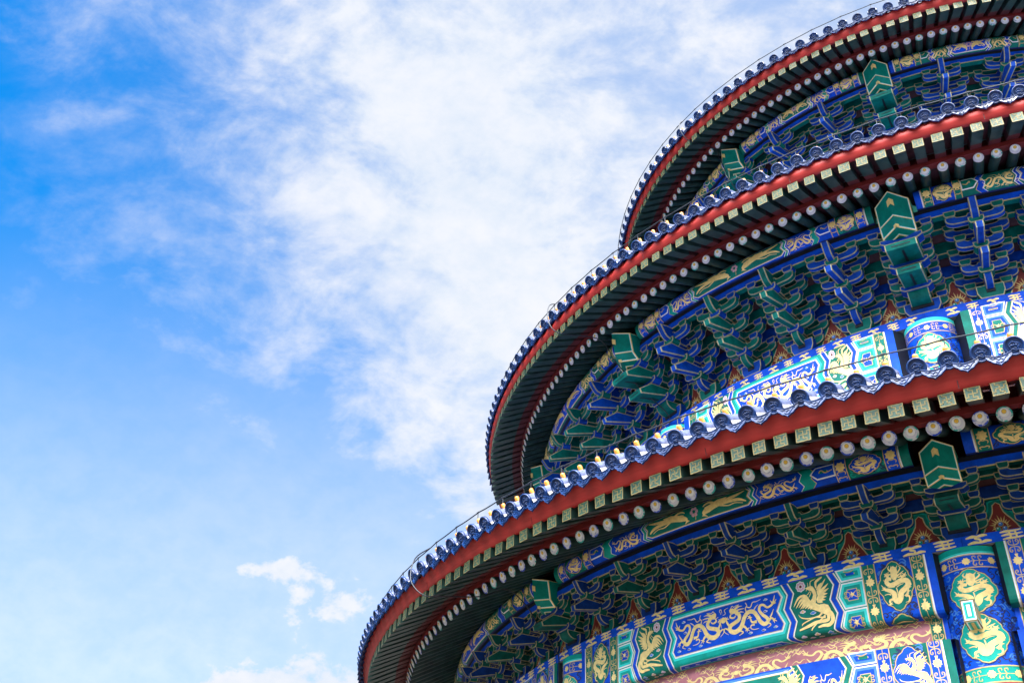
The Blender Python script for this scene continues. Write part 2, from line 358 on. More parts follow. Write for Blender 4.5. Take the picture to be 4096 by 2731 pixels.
def build_eave(t):
    eave = holder('roof_eave'); tag(eave, t['key']+' of the three tiled eaves')
    (rr, zr), (rs, zs), (rt, zt) = t['rnd'], t['sq'], t['tile']
    pr = t['S']; pz = t['T']+ (.20 if t['d'] < .12 else .24) + (.19 if t['d'] < .12 else .22)   # purlin centre
    t['pz'] = pz; t['prad'] = .19 if t['d'] < .12 else .22
    sl1 = math.atan2(pz+t['prad']+.088-zr, rr-pr)
    sl2 = math.atan2(zr+.20+.083-zs, rs-rr+.0)
    t['sl1'] = sl1
    angs = anchors(t['ra'], t['lo'], t['hi'])
    ln2 = (rs-rr)/math.cos(sl2)+.12
    msq = square_rafter(sl2, ln2).mesh('square_rafter')
    ln1 = (rr-pr+.55)/math.cos(sl1)
    mr = [round_rafter(sl1, ln1, m, .094 if t['d'] < .12 else .086).mesh('round_rafter') for m in t['cols']]
    for i, a in enumerate(angs):
        a_ = R(a); j = random.uniform(-.004, .004)
        o = link('square_rafter', msq, eave, pol(rs+j, a_, zs+random.uniform(-.004, .004)), a_); o.rotation_euler = (0, random.uniform(-.035, .035), a_+random.uniform(-.012, .012)); k = random.uniform(.95, 1.04); o.scale = (k, 1, k)
        o = link('round_rafter', mr[i % 2], eave, pol(rr+j, a_, zr), a_); o.rotation_euler = (0, random.uniform(-.12, .12), a_)
    tsl = R(27)
    mt = end_tile(tsl).mesh('end_tile')
    ta = anchors(t['ta'], t['lo'], t['hi']); dt = abs(ta[-1]-ta[0])/(len(ta)-1)
    md = drip_tile(R(dt)*rt-.075, R(24)).mesh('drip_tile')
    for i, a in enumerate(ta):
        a_ = R(a); o = link('end_tile', mt, eave, pol(rt, a_, zt), a_); o.rotation_euler = (random.uniform(-.02, .02), random.uniform(-.25, .25)*0, a_+random.uniform(-.012, .012))
        if i: a_ = R((a+ta[i-1])/2); link('drip_tile', md, eave, pol(rt-.035, a_, zt+random.uniform(-.004, .004)), a_)
    # fascia with the scalloped tile board above it
    b = MB(); n = int(360/dt)*6
    z_lo, z_hi = zs+.096, zt-.075
    rows = []
    for k, (r, z, am) in enumerate(((rs-.05, z_lo, 0), (rs+.012, z_lo, 0), (rs+.035, zs+.20, 0), (rs+.050, zs+.22, .010), (rt-.11, z_hi, .030))):
        rows.append([pol(r + am*abs(math.sin(math.pi*j/6)), R(ta[0]+dt*j/6), z) for j in range(n)])
    b.grid(rows, 'fascia_red', True, True)
    for j in range(0, n, 6*9):                                            # butt joints between the fascia boards
        aj = R(ta[0]+dt*(j+2.6)/6); e = .006/rs
        b.poly([pol(rs+.016, aj-e, z_lo+.003), pol(rs+.016, aj+e, z_lo+.003), pol(rs+.040, aj+e, zs+.20), pol(rs+.040, aj-e, zs+.20)], 'dark_red')
    part(b, 'fascia_board', parent=eave)
    b = MB()                                                              # red strip over the round rafter ends
    ringgrid(b, [(rr-.10, zr+.10), (rr+.045, zr+.088), (rr+.05, zr+.178), (rr-.02, zr+.21)], 'crimson', n=360)
    part(b, 'eave_strip', parent=eave)
    b = MB()                                                              # boards between and above the rafters
    z1 = lambda r: zr + (rr-r)*math.tan(sl1) + .088/math.cos(sl1)
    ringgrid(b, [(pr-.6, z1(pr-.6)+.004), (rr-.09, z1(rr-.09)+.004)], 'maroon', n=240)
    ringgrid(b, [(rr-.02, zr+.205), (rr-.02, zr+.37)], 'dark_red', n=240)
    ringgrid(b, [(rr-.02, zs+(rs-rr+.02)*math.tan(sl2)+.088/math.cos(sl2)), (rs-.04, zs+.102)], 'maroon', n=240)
    part(b, 'soffit_board', parent=eave)
    # tiled roof slope above
    rin, zin = t['top']; b = MB(); m = int(360/dt); rows = []
    for k in range(11):
        f = k/10; r = rt-.42 + (rin-rt+.42)*f; z = zt+.19 + (zin-zt-.19)*(f*.80+.20*f*f)
        hh = .10*(1-.5*f)
        rows.append([pol(r, R(ta[0]-dt*j/6), z + hh*(0, .75, 1, .75, 0, -.15)[(j+2) % 6]) for j in range(m*6)])
    b.grid(rows, 'roof_glaze', True, True)
    part(b, 'tiled_slope', parent=eave)
TIERS[0]['top'] = (11.3, 12.15); TIERS[1]['top'] = (7.4, 18.9); TIERS[2]['top'] = (.9, 31.0)
for t in TIERS: build_eave(t)
b = MB(); n = 32                                                          # gilded finial
prof = [(1.1, 30.9), (1.25, 31.2), (.9, 31.5), (.75, 31.9), (1.05, 32.4), (1.15, 32.9), (.9, 33.4), (.45, 33.75), (.15, 34.0), (.01, 34.1)]
ringgrid(b, prof, 'gold', n=32); part(b, 'finial')
# ------------------------------------------------------------------ bracket sets
def bracket_meshes(t, scheme, column=False):
    """list of (name, mesh) in a frame whose origin is the foot of the set: x along the ring, y inwards, z up"""
    d, st, n = t['d'], t['step'], t['n']
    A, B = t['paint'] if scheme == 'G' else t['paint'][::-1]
    k = d/.135; ws = GW(k*1.05); wn = [(.0135*k, 'line_old'), (.007*k, 'pale_line')]
    out = []
    rad = lambda a, z, x: (x, -a, z)                                     # outline (outwards, z) extruded along x
    lat = lambda a, z, o: (a, -o, z)                                     # outline (x, z) extruded outwards
    Lv = lambda i: (1.2+2*i)*d
    def add(name, b): out.append((name, b.mesh(name)))
    W = dict(base=1.7*d, q=.5*d, ang=.5*d, nose=.5*d, blk=.95*d)
    if column: W = dict(base=2.35*d, q=1.35*d, ang=[0, 1.55*d, 2.0*d], nose=2.2*d, blk=None)
    # base block with the dark mortice under the lowest arm
    b = MB(); h = W['base']
    b.prism([(-h*.80, 0), (h*.80, 0), (h, .85*d), (h, 2*d), (-h, 2*d), (-h, .85*d)], lat, 1.5*d, -1.2*d, B, ws)
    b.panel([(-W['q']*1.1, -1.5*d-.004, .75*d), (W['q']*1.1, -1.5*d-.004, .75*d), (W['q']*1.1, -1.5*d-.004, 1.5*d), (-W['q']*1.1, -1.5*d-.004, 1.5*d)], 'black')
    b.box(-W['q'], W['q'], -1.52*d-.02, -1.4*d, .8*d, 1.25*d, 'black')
    add('base_block', b)
    # lowest curved arm
    b = MB(); f = st+.55*d
    ol = [(-d, 1.2*d), (st*.62, 1.2*d)]+[(st*.62+(f-st*.62)*math.sin(a), 1.2*d+(1.25*d)*(1-math.cos(a))) for a in [math.pi/2*j/6 for j in range(1, 7)]]+[(f, 2.65*d), (-d, 2.65*d)]
    b.prism(ol, rad, -W['q'], W['q'], A, ws)
    if column:
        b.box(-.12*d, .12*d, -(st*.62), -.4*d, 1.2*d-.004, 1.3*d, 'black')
    add('curved_arm', b)
    # slanted arms with their squared tips
    for i in range(1, n):
        w_ = W['ang'][i] if column else W['ang']; z = Lv(i); tip = (i+1)*st+2.9*d
        ol = [(-d, z), (i*st+.7*d, z), (tip-.10*d, z-1.12*d), (tip+.16*d, z-.35*d), ((i+1)*st+.75*d, z+1.35*d), (-d, z+1.35*d)]
        b = MB(); b.prism(ol, rad, -w_, w_, A, wn)
        if column:
            p0, p1 = Vector((0, -(i*st+1.1*d), z-.10*d)), Vector((0, -(tip-.9*d), z-.86*d))
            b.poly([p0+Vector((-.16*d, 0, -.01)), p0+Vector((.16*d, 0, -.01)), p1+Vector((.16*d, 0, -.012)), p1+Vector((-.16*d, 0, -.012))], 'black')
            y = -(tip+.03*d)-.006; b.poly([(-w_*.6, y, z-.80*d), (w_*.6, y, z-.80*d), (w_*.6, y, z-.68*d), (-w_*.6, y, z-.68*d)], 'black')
        add('slanted_arm', b)
    z = Lv(n); So = n*st
    b = MB()
    if not column:
        ol = [(-d, z), (So+.75*d, z), (So+1.55*d, z+.25*d), (So+2.0*d, z+.75*d), (So+2.75*d, z+2.0*d), (So+1.4*d, z+2.2*d), (-d, z+2.0*d)]
        b.prism(ol, rad, -W['nose'], W['nose'], A, wn)
    else:
        # beam head: faceted peach-tip front
        w_ = W['nose']; de = 2.0*d
        st_ = [(So+4.3*d, z+5.2*d), (So+3.75*d, z+1.5*d), (So+2.75*d, z+.35*d), (So+1.5*d, z-.10*d)]
        for i in range(3):
            (o0, z0), (o1, z1) = st_[i], st_[i+1]
            for x in (-1, 1):
                s0 = de if i < 2 else de; q = [(0, -o0, z0), (x*w_, -(o0-de), z0), (x*w_, -(o1-de), z1), (0, -o1, z1)]
                if i == 0: q = [(0, -o0, z0+.2*d), (x*w_, -(o0-de), z0-.3*d), (x*w_, -(o1-de), z1), (0, -o1, z1)]
                b.panel(q, 'head_green', [(.017*k, 'gold'), (.011*k, 'white'), (.013*k, 'teal')], (i == 0, True, True, False))
        for x in (-1, 1):
            sd = [(x*w_, -(o-de), zz) for o, zz in st_]; sd[0] = (x*w_, -(st_[0][0]-de), z+4.9*d)
            b.panel(sd+[(x*w_, d, z-.10*d), (x*w_, d, z+4.9*d)], 'head_green', [(.012*k, 'goldline'), (.016*k, 'teal')])
        b.poly([(-w_, -(st_[3][0]-de), z-.10*d), (0, -st_[3][0], z-.10*d), (w_, -(st_[3][0]-de), z-.10*d), (w_, d, z-.10*d), (-w_, d, z-.10*d)], 'head_green')
        b.poly([(-w_, -(st_[0][0]-de), z+4.9*d), (0, -st_[0][0], z+5.4*d), (w_, -(st_[0][0]-de), z+4.9*d), (w_, d, z+4.9*d), (-w_, d, z+4.9*d)], 'head_green')
        g = lambda u, a, b_: tuple(b_[i]*u+a[i]*(1-u) for i in range(2))
        for u, sz in ((.46, 1.0), (.93, .8)):                             # gilt nail heads on the ridge
            i = 0 if u < .9 else 1
            o, zz = g(u if i == 0 else .86, st_[i], st_[i+1])
            h = .42*d*sz; r0 = -(o+.05*d)
            b.panel([(-h, r0+.30*d, zz-h), (0, r0-.05*d, zz-h*.5), (h, r0+.30*d, zz-h), (h, r0+.22*d, zz+h*1.2), (0, r0-.1*d, zz+h*1.7), (-h, r0+.22*d, zz+h*1.2)], 'gold')
            for x in (-1, 1):
                b.poly([(0, r0-.12*d, zz-h*.5), (x*h, r0+.24*d, zz-h), (x*h, r0+.16*d, zz+h*1.2), (0, r0-.16*d, zz+h*1.7)], 'gold')
    add('beam_nose', b)
    # bearing blocks on the radial members
    def block(hx, cx, o0, o1, zb, m):
        b = MB(); b.prism([(cx-hx*.74, zb), (cx+hx*.74, zb), (cx+hx, zb+.38*d), (cx+hx, zb+.95*d), (cx-hx, zb+.95*d), (cx-hx, zb+.38*d)], lat, o1, o0, m, ws)
        return b
    for i in range(1, n+1):
        hx = W['blk'] if not column else ((W['ang'][i] if i < n else W['nose'])+.5*d)
        add('bearing_block', block(hx, 0, i*st-.75*d, i*st+.85*d, Lv(i)-.60*d, B))
    # cross arms with their end blocks
    def arm(j, lvl, hl):
        z = Lv(lvl)+.08*d; o0, o1 = j*st-.42*d, j*st+.42*d
        b = MB()
        right = [(hl-1.25*d, z)]+[(hl-1.25*d+1.25*d*math.sin(a), z+.78*d*(1-math.cos(a))) for a in [math.pi/2*q/5 for q in range(1, 6)]]+[(hl, z+1.25*d), (hl-1.2*d, z+1.25*d), (hl-1.5*d, z+1.05*d), (hl-2.0*d, z+.98*d), (1.0*d, z+.98*d), (.8*d, z+1.35*d)]
        ol = right+[(-x, zz) for x, zz in right[::-1]]
        b.prism(ol, lat, o1, o0, A, ws); add('cross_arm', b)
        for x in (-1, 1): add('bearing_block', block(.74*d, x*(hl-.68*d), o0-.2*d, o1+.22*d, z+1.18*d, B))
    H = t['half']; kk = 1.15 if column else 1
    arm(0, 0, H['gua']*kk); kw = .86 if column else 1; arm(0, 1, H['wan']*kw)
    for j in range(1, n): arm(j, j, H['gua']*kk); arm(j, j+1, H['wan']*kw)
    arm(n, n, H['xia']*kk)
    return out
def flame_panel(t):
    """boarded infill between two sets: green field, red ogee with gilt flames and three pearls; origin at foot, x along ring"""
    d = t['d']; hw = R(t['pang'])*t['R0']/2; top = 5.2*d; b = MB(); y = .01
    def P(pts, o): return [(x, y-o, z) for x, z in pts]
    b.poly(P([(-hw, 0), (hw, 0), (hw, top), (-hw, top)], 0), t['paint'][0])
    w0 = hw*.56
    half = [(w0*x, z*4.75*d) for x, z in ((1, 0), (.86, .09), (.74, .20), (.64, .32), (.50, .46), (.34, .58), (.22, .70), (.17, .82), (.15, .92), (0, 1))]
    def og(e): return [(x+e*(1 if x > 0 else 0), z+(e if i > 0 else 0)) for i, (x, z) in enumerate(half)]
    for e, o, m in ((.075, .003, 'teal'), (.055, .0045, 'green'), (.016, .006, 'pale_line'), (.009, .009, 'goldline'), (0, .012, 'panel_red')):
        h = og(e*d/.115); ol = h+[(-x, z) for x, z in h[-2::-1]]
        for i in range(len(h)-1): b.poly(P([h[i], h[i+1], (-h[i+1][0], h[i+1][1]), (-h[i][0], h[i][1])], o), m)
    rng = random.Random(3)
    cz = 1.25*d
    for k in range(15):                                                   # flames
        a = math.pi*(-.12+1.24*k/14); L0, L1 = .72*d, (.95+.3*(k % 2)+.55*math.sin(max(0, min(math.pi, a))))*d
        c, s = math.cos(a), math.sin(a); q = .13*d
        p0, p1, p2 = (L0*c-q*s, cz+L0*s+q*c), (L0*c+q*s, cz+L0*s-q*c), (L1*math.cos(a+.12), cz+L1*math.sin(a+.12))
        if min(p0[1], p1[1], p2[1]) > .02 and abs(p2[0]) < w0*.9: b.poly(P([p0, p1, p2], .015), 'goldline')
    for x, z, m in ((0, 1.65*d, 'sky_blue'), (-.40*d, 1.0*d, 'teal'), (.40*d, 1.0*d, 'sky_blue')):
        for r, o, mm in ((.36*d, .018, 'goldline'), (.31*d, .021, 'dkblue'), (.26*d, .024, m)):
            b.poly(P([(x+r*math.cos(q*math.pi/6), z+r*math.sin(q*math.pi/6)) for q in range(12)], o), mm)
        b.poly(P([(x-.06*d+.09*d*math.cos(q*math.pi/4), z+.09*d+.09*d*math.sin(q*math.pi/4)) for q in range(8)], .027), 'white')
    return b
def build_brackets(t):
    d, st, n, R0, z0 = t['d'], t['step'], t['n'], t['R0'], t['z0']
    proto = {'C': bracket_meshes(t, 'G', True), 'B': bracket_meshes(t, 'B'), 'G': bracket_meshes(t, 'G')}
    fp = flame_panel(t).mesh('flame_panel')
    per = len(t['sets']); i = -int(90/t['pang'])
    while True:
        a = P0+R(t['pang']*i); deg = math.degrees(a)
        if deg > t['hi']+2: break
        if deg >= t['lo']:
            kind = 'C' if i % per == 0 else t['sets'][i % per]
            r = link('bracket_set', None, HALL, pol(R0, a, z0-GZ), a); r.empty_display_size = .2
            for nm, me in proto[kind]: link(nm, me, r)
            am = a+R(t['pang']/2); link('flame_panel', fp, HALL, pol(R0, am, z0-GZ), am)
        i += 1
    # tie beams linking the cross arms, ring by ring, and the boards between them
    Lv = lambda k: z0+(1.2+2*k)*d
    a0, a1 = t['lo']-4, t['hi']+6
    for j in range(n+1):
        lv = j+2 if j < n else n+1
        r = R0+j*st; zb = Lv(lv); zt = zb+(1.9*d if j < n else .20 if d < .12 else .24)
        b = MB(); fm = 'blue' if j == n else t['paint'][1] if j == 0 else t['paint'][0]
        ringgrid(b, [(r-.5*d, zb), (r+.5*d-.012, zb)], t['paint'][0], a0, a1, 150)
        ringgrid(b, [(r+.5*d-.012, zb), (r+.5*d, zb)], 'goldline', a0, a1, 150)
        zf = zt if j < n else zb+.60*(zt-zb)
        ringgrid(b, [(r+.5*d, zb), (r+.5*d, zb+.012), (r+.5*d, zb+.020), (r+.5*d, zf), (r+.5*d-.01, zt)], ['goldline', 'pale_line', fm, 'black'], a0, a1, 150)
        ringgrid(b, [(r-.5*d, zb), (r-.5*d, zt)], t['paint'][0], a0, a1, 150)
        part(b, 'tie_beam')
    b = MB()
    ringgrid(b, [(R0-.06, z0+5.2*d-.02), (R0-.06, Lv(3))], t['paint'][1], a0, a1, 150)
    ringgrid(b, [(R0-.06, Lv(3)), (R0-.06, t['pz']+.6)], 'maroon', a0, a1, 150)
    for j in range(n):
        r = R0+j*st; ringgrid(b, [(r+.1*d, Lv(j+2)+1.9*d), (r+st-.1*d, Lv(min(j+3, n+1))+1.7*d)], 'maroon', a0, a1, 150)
    part(b, 'infill_board')
for t in TIERS: build_brackets(t)
# ------------------------------------------------------------------ painted woodwork
DRAGON = {"rib":[[[[227,226],[285,284],[272,348],[198,381],[111,416],[111,482],[184,518],[263,494],[320,436],[368,337],[438,277],[524,286],[577,356],[621,447],[681,504],[743,485],[740,430],[668,360],[624,284],[647,224],[702,225],[756,274],[818,262],[851,237]],[23,35,35,35,37,41,43,43,41,39,37,37,37,37,37,35,31,27,25,23,21,18,18,21]],[[[142,240],[125,281],[181,305],[222,281]],[10,18,14,10]],[[[218,191],[286,156],[347,159]],[12,10,3]],[[[230,205],[307,200],[380,204]],[12,10,3]],[[[263,257],[315,241],[367,259]],[12,10,3]],[[[207,177],[262,145],[292,124]],[12,10,3]],[[[144,160],[173,124],[204,145],[237,133],[283,125]],[6,7,6,6,3]],[[[134,444],[82,382],[52,314],[68,284]],[25,21,16,12]],[[[62,291],[21,307]],[12,4]],[[[62,291],[35,260]],[12,4]],[[[62,291],[78,264]],[12,4]],[[[62,291],[103,304]],[12,4]],[[[92,473],[25,430],[-5,468],[73,534]],[18,12,8,3]],[[[294,441],[359,477],[392,517]],[29,21,14]],[[[393,517],[437,505]],[12,4]],[[[393,517],[434,553]],[12,4]],[[[393,517],[391,562]],[12,4]],[[[393,517],[364,541]],[12,4]],[[[261,510],[326,546],[299,567],[251,584]],[16,10,8,3]],[[[567,441],[488,435],[465,369],[457,351]],[29,18,14,12]],[[[457,357],[422,329]],[12,4]],[[[457,357],[464,320]],[12,4]],[[[457,357],[496,363]],[12,4]],[[[457,357],[412,371]],[12,4]],[[[526,481],[471,480],[460,521],[512,548],[589,549]],[16,12,8,7,3]],[[[736,489],[801,443],[840,468]],[29,18,14]],[[[842,468],[874,461]],[12,4]],[[[842,468],[889,505]],[12,4]],[[[842,468],[850,524]],[12,4]],[[[842,468],[827,497]],[12,4]],[[[785,429],[816,392],[856,320]],[14,12,3]],[[[758,504],[790,538],[730,568]],[12,9,3]],[[[844,241],[876,182],[895,120]],[14,11,3]],[[[844,241],[887,215],[916,186]],[14,11,3]],[[[844,241],[882,238],[907,233]],[14,11,3]],[[[844,241],[838,215],[818,185]],[14,11,3]],[[[404,123],[427,172],[397,210],[408,257]],[5,8,10,10]],[[[416,187],[482,213],[527,146],[583,148],[667,132]],[8,9,8,7,3]],[[[532,269],[574,223],[617,198]],[9,8,3]]],"poly":[[[118,178],[138,155],[183,158],[219,180],[267,213],[291,255],[266,282],[223,272],[213,245],[181,240],[158,249],[125,216]]],"pearl":[-46,241],"pflame":[[[-32,205],[-53,143],[-25,131],[-15,192]],[[-86,231],[-143,243],[-165,190],[-125,166],[-180,132]],[[-1,223],[47,207],[33,152],[97,130]],[[-53,284],[-82,311],[-45,364],[-44,411]]],"cloud":[[741,151],[721,322],[861,579],[665,586],[447,583],[-27,556],[-545,580],[-753,589],[-806,322],[-831,160]]}
PHOENIX = {"rib":[[[[1513,205],[1577,143],[1656,58]],[31,27,3]],[[[1533,225],[1615,184],[1690,132]],[31,27,3]],[[[1534,252],[1620,228],[1687,200]],[31,27,3]],[[[1530,278],[1597,271],[1659,268]],[31,27,3]],[[[1521,308],[1581,308],[1635,311]],[31,27,3]],[[[1506,332],[1565,339],[1615,352]],[31,27,3]],[[[1492,355],[1540,366],[1571,378]],[31,27,3]],[[[1503,197],[1551,134],[1594,104]],[31,27,3]],[[[1408,402],[1351,336],[1312,252],[1271,220]],[51,47,35,14]],[[[1286,231],[1193,248],[1101,360]],[27,25,3]],[[[1300,255],[1215,296],[1136,386]],[27,25,3]],[[[1309,273],[1245,324],[1177,387]],[27,25,3]],[[[1322,298],[1270,351],[1203,409]],[27,25,3]],[[[1336,322],[1296,367],[1237,408]],[27,25,3]],[[[1355,348],[1327,384],[1277,416]],[27,25,3]],[[[1379,374],[1357,407],[1318,427]],[27,25,3]],[[[1397,399],[1383,423],[1358,442]],[27,25,3]],[[[1368,126],[1371,92],[1369,56]],[7,6,2]],[[[1406,116],[1418,53],[1505,29]],[9,10,3]],[[[1492,162],[1496,82],[1547,50],[1606,22]],[16,27,25,12]],[[[1388,188],[1356,219],[1313,240]],[7,7,2]],[[[1409,198],[1380,246],[1349,284]],[7,7,2]],[[[1342,153],[1330,175]],[8,3]],[[[1533,523],[1485,555],[1396,568],[1222,617],[1202,646]],[27,14,12,12,5]],[[[1581,564],[1451,642],[1366,698],[1339,734]],[21,12,12,10]],[[[1611,507],[1673,561],[1685,647],[1620,701],[1535,695],[1447,709]],[51,47,43,37,31,14]],[[[1626,552],[1615,628],[1528,636],[1419,636],[1305,665],[1150,699]],[31,37,35,33,31,14]],[[[1577,594],[1440,565],[1308,563],[1200,530],[1159,477]],[16,12,12,10,3]]],"poly":[[[1311,131],[1375,120],[1410,111],[1446,130],[1477,191],[1489,259],[1470,319],[1457,369],[1507,401],[1584,401],[1644,430],[1668,487],[1678,562],[1632,584],[1553,537],[1473,489],[1391,446],[1349,389],[1361,338],[1412,296],[1435,247],[1420,195],[1368,167]],[[1493,211],[1515,191],[1567,179],[1583,215],[1581,268],[1558,316],[1513,360],[1480,364],[1473,319],[1504,273]]],"flower":[1248,91],"cloud":[[1234,450],[1395,494],[1187,793],[1403,788],[1606,796],[1296,850],[1429,870],[1624,851]]}
FDRAGON = {"rib":[[[[-80,119],[-106,71],[-85,33]],[14,10,3]],[[[-87,159],[-122,163],[-106,113]],[14,10,3]],[[[8,158],[59,94],[40,59]],[14,10,3]],[[[1,198],[56,167],[100,139]],[14,10,3]],[[[2,219],[37,216],[65,169]],[14,10,3]],[[[-76,98],[-56,39]],[12,3]],[[[2,83],[28,46]],[12,3]],[[[-85,233],[-137,223],[-156,271],[-114,316],[-38,305],[46,275],[116,294],[125,352],[82,400],[15,449],[-8,526],[-46,570],[-82,528],[-82,446],[-133,395],[-193,368]],[31,35,37,39,43,45,47,47,47,47,47,47,45,43,35,25]],[[[-193,368],[-235,292]],[14,4]],[[[-193,368],[-228,340]],[14,4]],[[[-193,368],[-243,368]],[14,4]],[[[-193,368],[-190,327]],[14,4]],[[[45,228],[86,215],[99,197]],[27,21,14]],[[[99,202],[70,170]],[12,4]],[[[99,202],[124,170]],[12,4]],[[[99,202],[131,213]],[12,4]],[[[99,202],[106,240]],[12,4]],[[[-118,195],[-149,173],[-150,152]],[25,18,14]],[[[-150,159],[-176,183]],[12,4]],[[[-150,159],[-170,137]],[12,4]],[[[-150,159],[-136,128]],[12,4]],[[[-150,159],[-111,154]],[12,4]],[[[62,514],[91,484],[107,451]],[27,21,14]],[[[108,446],[94,418]],[12,4]],[[[108,446],[123,413]],[12,4]],[[[108,446],[142,443]],[12,4]],[[[108,446],[85,463]],[12,4]],[[[83,503],[112,529],[97,586],[51,598]],[18,14,8,3]],[[[-97,530],[-146,531],[-158,570]],[27,21,14]],[[[-155,580],[-179,606]],[12,4]],[[[-155,580],[-152,617]],[12,4]],[[[-155,580],[-121,597]],[12,4]],[[[-155,580],[-124,571]],[12,4]],[[[-211,447],[-160,441],[-124,459]],[4,8,12]],[[[-154,344],[-95,351],[-55,348]],[3,8,10]],[[[-28,359],[16,336],[67,325]],[10,8,3]],[[[-39,367],[-33,419],[-37,480]],[8,8,3]],[[[-192,222],[-172,278],[-154,318]],[3,8,8]],[[[141,371],[163,354],[155,322]],[8,8,3]],[[[131,399],[162,385]],[8,3]]],"poly":[[[-80,119],[-75,67],[-32,44],[11,85],[10,147],[4,209],[-30,260],[-63,253],[-87,201]]],"outline":[[-3,-3],[52,51],[112,126],[137,204],[183,271],[199,330],[164,416],[165,487],[122,581],[60,630],[20,703],[-47,740],[-111,695],[-164,630],[-220,558],[-224,491],[-259,407],[-253,293],[-198,184],[-175,88],[-112,16],[-62,-13]],"pearl":[-37,357]}

def cat(P, n=4):
    """Catmull-Rom through P"""
    if len(P) < 3: return [tuple(p) for p in P], [i for i in range(len(P))]
    o, ts = [], []
    for i in range(len(P)-1):
        p0, p1, p2, p3 = P[max(i-1, 0)], P[i], P[i+1], P[min(i+2, len(P)-1)]
        for k in range(n):
            t = k/n
            o.append(tuple(.5*(2*p1[c]+(p2[c]-p0[c])*t+(2*p0[c]-5*p1[c]+4*p2[c]-p3[c])*t*t+(3*p1[c]-p0[c]-3*p2[c]+p3[c])*t**3) for c in (0, 1))); ts.append(i+t)
    o.append(tuple(P[-1])); ts.append(len(P)-1); return o, ts
def off2(P, w_):
    """polygon grown by w_ (miter)"""
    n = len(P); ar = sum(P[i][0]*P[(i+1) % n][1]-P[(i+1) % n][0]*P[i][1] for i in range(n)); sg = 1 if ar > 0 else -1; o = []
    for i in range(n):
        e1 = Vector(P[i])-Vector(P[i-1]); e2 = Vector(P[(i+1) % n])-Vector(P[i]); e1.normalize(); e2.normalize()
        n1, n2 = Vector((e1.y, -e1.x))*sg, Vector((e2.y, -e2.x))*sg; c = n1.dot(n2)
        x = (n1+n2)*(w_/max(.25, 1+c)); o.append((P[i][0]+x.x, P[i][1]+x.y))
    return o
class Art:
    def __init__(s): s.q = []
    def poly(s, P, m, l):
        P = [tuple(p) for p in P]
        if len(P) <= 4: s.q.append((P, m, l)); return
        for t in tessellate_polygon([[Vector((x, y, 0)) for x, y in P]]): s.q.append(([P[i] for i in t], m, l))
    def rect(s, u0, u1, v0, v1, m, l): s.q.append(([(u0, v0), (u1, v0), (u1, v1), (u0, v1)], m, l))
    def strip(s, A_, B_, m, l):
        for i in range(len(A_)-1): s.q.append(([A_[i], B_[i], B_[i+1], A_[i+1]], m, l))
    def rib(s, P, ws, m, l, n=4):
        Q, ts = cat(P, n); a, b = [], []
        for i, p in enumerate(Q):
            t = ts[i]; k = min(int(t), len(ws)-2) if len(ws) > 1 else 0
            wd = ws[k]+(ws[min(k+1, len(ws)-1)]-ws[k])*(t-k)
            d = Vector(Q[min(i+1, len(Q)-1)])-Vector(Q[max(i-1, 0)])
            if d.length < 1e-6: d = Vector((1, 0))
            d.normalize(); nx = Vector((-d.y, d.x))*wd*.5
            a.append((p[0]+nx.x, p[1]+nx.y)); b.append((p[0]-nx.x, p[1]-nx.y))
        s.strip(a, b, m, l)
    def circ(s, u, v, r, m, l, n=12, e=1.0): s.poly([(u+r*math.cos(i*2*math.pi/n), v+e*r*math.sin(i*2*math.pi/n)) for i in range(n)], m, l)
    def put(s, o, du=0, dv=0, su=1, sv=1, dl=0, cm=None):
        for P, m, l in o.q: s.q.append(([(p[0]*su+du, p[1]*sv+dv) for p in P], (cm or {}).get(m, m), l+dl))
    def stamp(s, b, surf, cm=None, mx=.30, dh=.0026, my=.5, cuts=()):
        def rec(P, m, h, dep=0):
            e = [max(abs(P[i][0]-P[i-1][0])/mx, abs(P[i][1]-P[i-1][1])/my) for i in range(len(P))]
            k = max(range(len(P)), key=lambda i: e[i])
            if e[k] > 1 and dep < 9:
                if len(P) == 4:
                    a, b_, c, d = P[k-1], P[k], P[(k+1) % 4], P[(k+2) % 4]
                    m1 = ((a[0]+b_[0])/2, (a[1]+b_[1])/2); m2 = ((c[0]+d[0])/2, (c[1]+d[1])/2)
                    rec([a, m1, m2, d], m, h, dep+1); rec([m1, b_, c, m2], m, h, dep+1); return
                a, b_, c = P[k-1], P[k], P[(k+1) % 3]; m1 = ((a[0]+b_[0])/2, (a[1]+b_[1])/2)
                rec([a, m1, c], m, h, dep+1); rec([m1, b_, c], m, h, dep+1); return
            b.poly([surf(u, v, h) for u, v in P], m)
        for P, m, l in s.q:
            bits = [P]
            for c in cuts:                                                # part along the fold lines of the surface
                nb = []
                for Q in bits:
                    if not min(p[1] for p in Q) < c < max(p[1] for p in Q): nb.append(Q); continue
                    for sg in (1, -1):
                        o = []
                        for i in range(len(Q)):
                            a, b_ = Q[i-1], Q[i]; da, db = (a[1]-c)*sg, (b_[1]-c)*sg
                            if da*db < 0: f = da/(da-db); o.append((a[0]+(b_[0]-a[0])*f, c))
                            if db >= 0: o.append(b_)
                        if len(o) == 5: nb += [[o[0], o[1], o[2]], [o[0], o[2], o[3], o[4]]]
                        elif len(o) in (3, 4): nb.append(o)
                bits = nb
            for Q in bits: rec(Q, (cm or {}).get(m, m), l*dh)
mm_ = lambda P: [(x/1000, y/1000) for x, y in P]
def figure(F, wk=1.65, m='gold'):
    a = Art()
    for P, ws in F['rib']: a.rib(mm_(P), [x*wk/1000 for x in ws], m, 0, 3)
    for P in F['poly']: a.poly(mm_(P), m, .5)
    return a
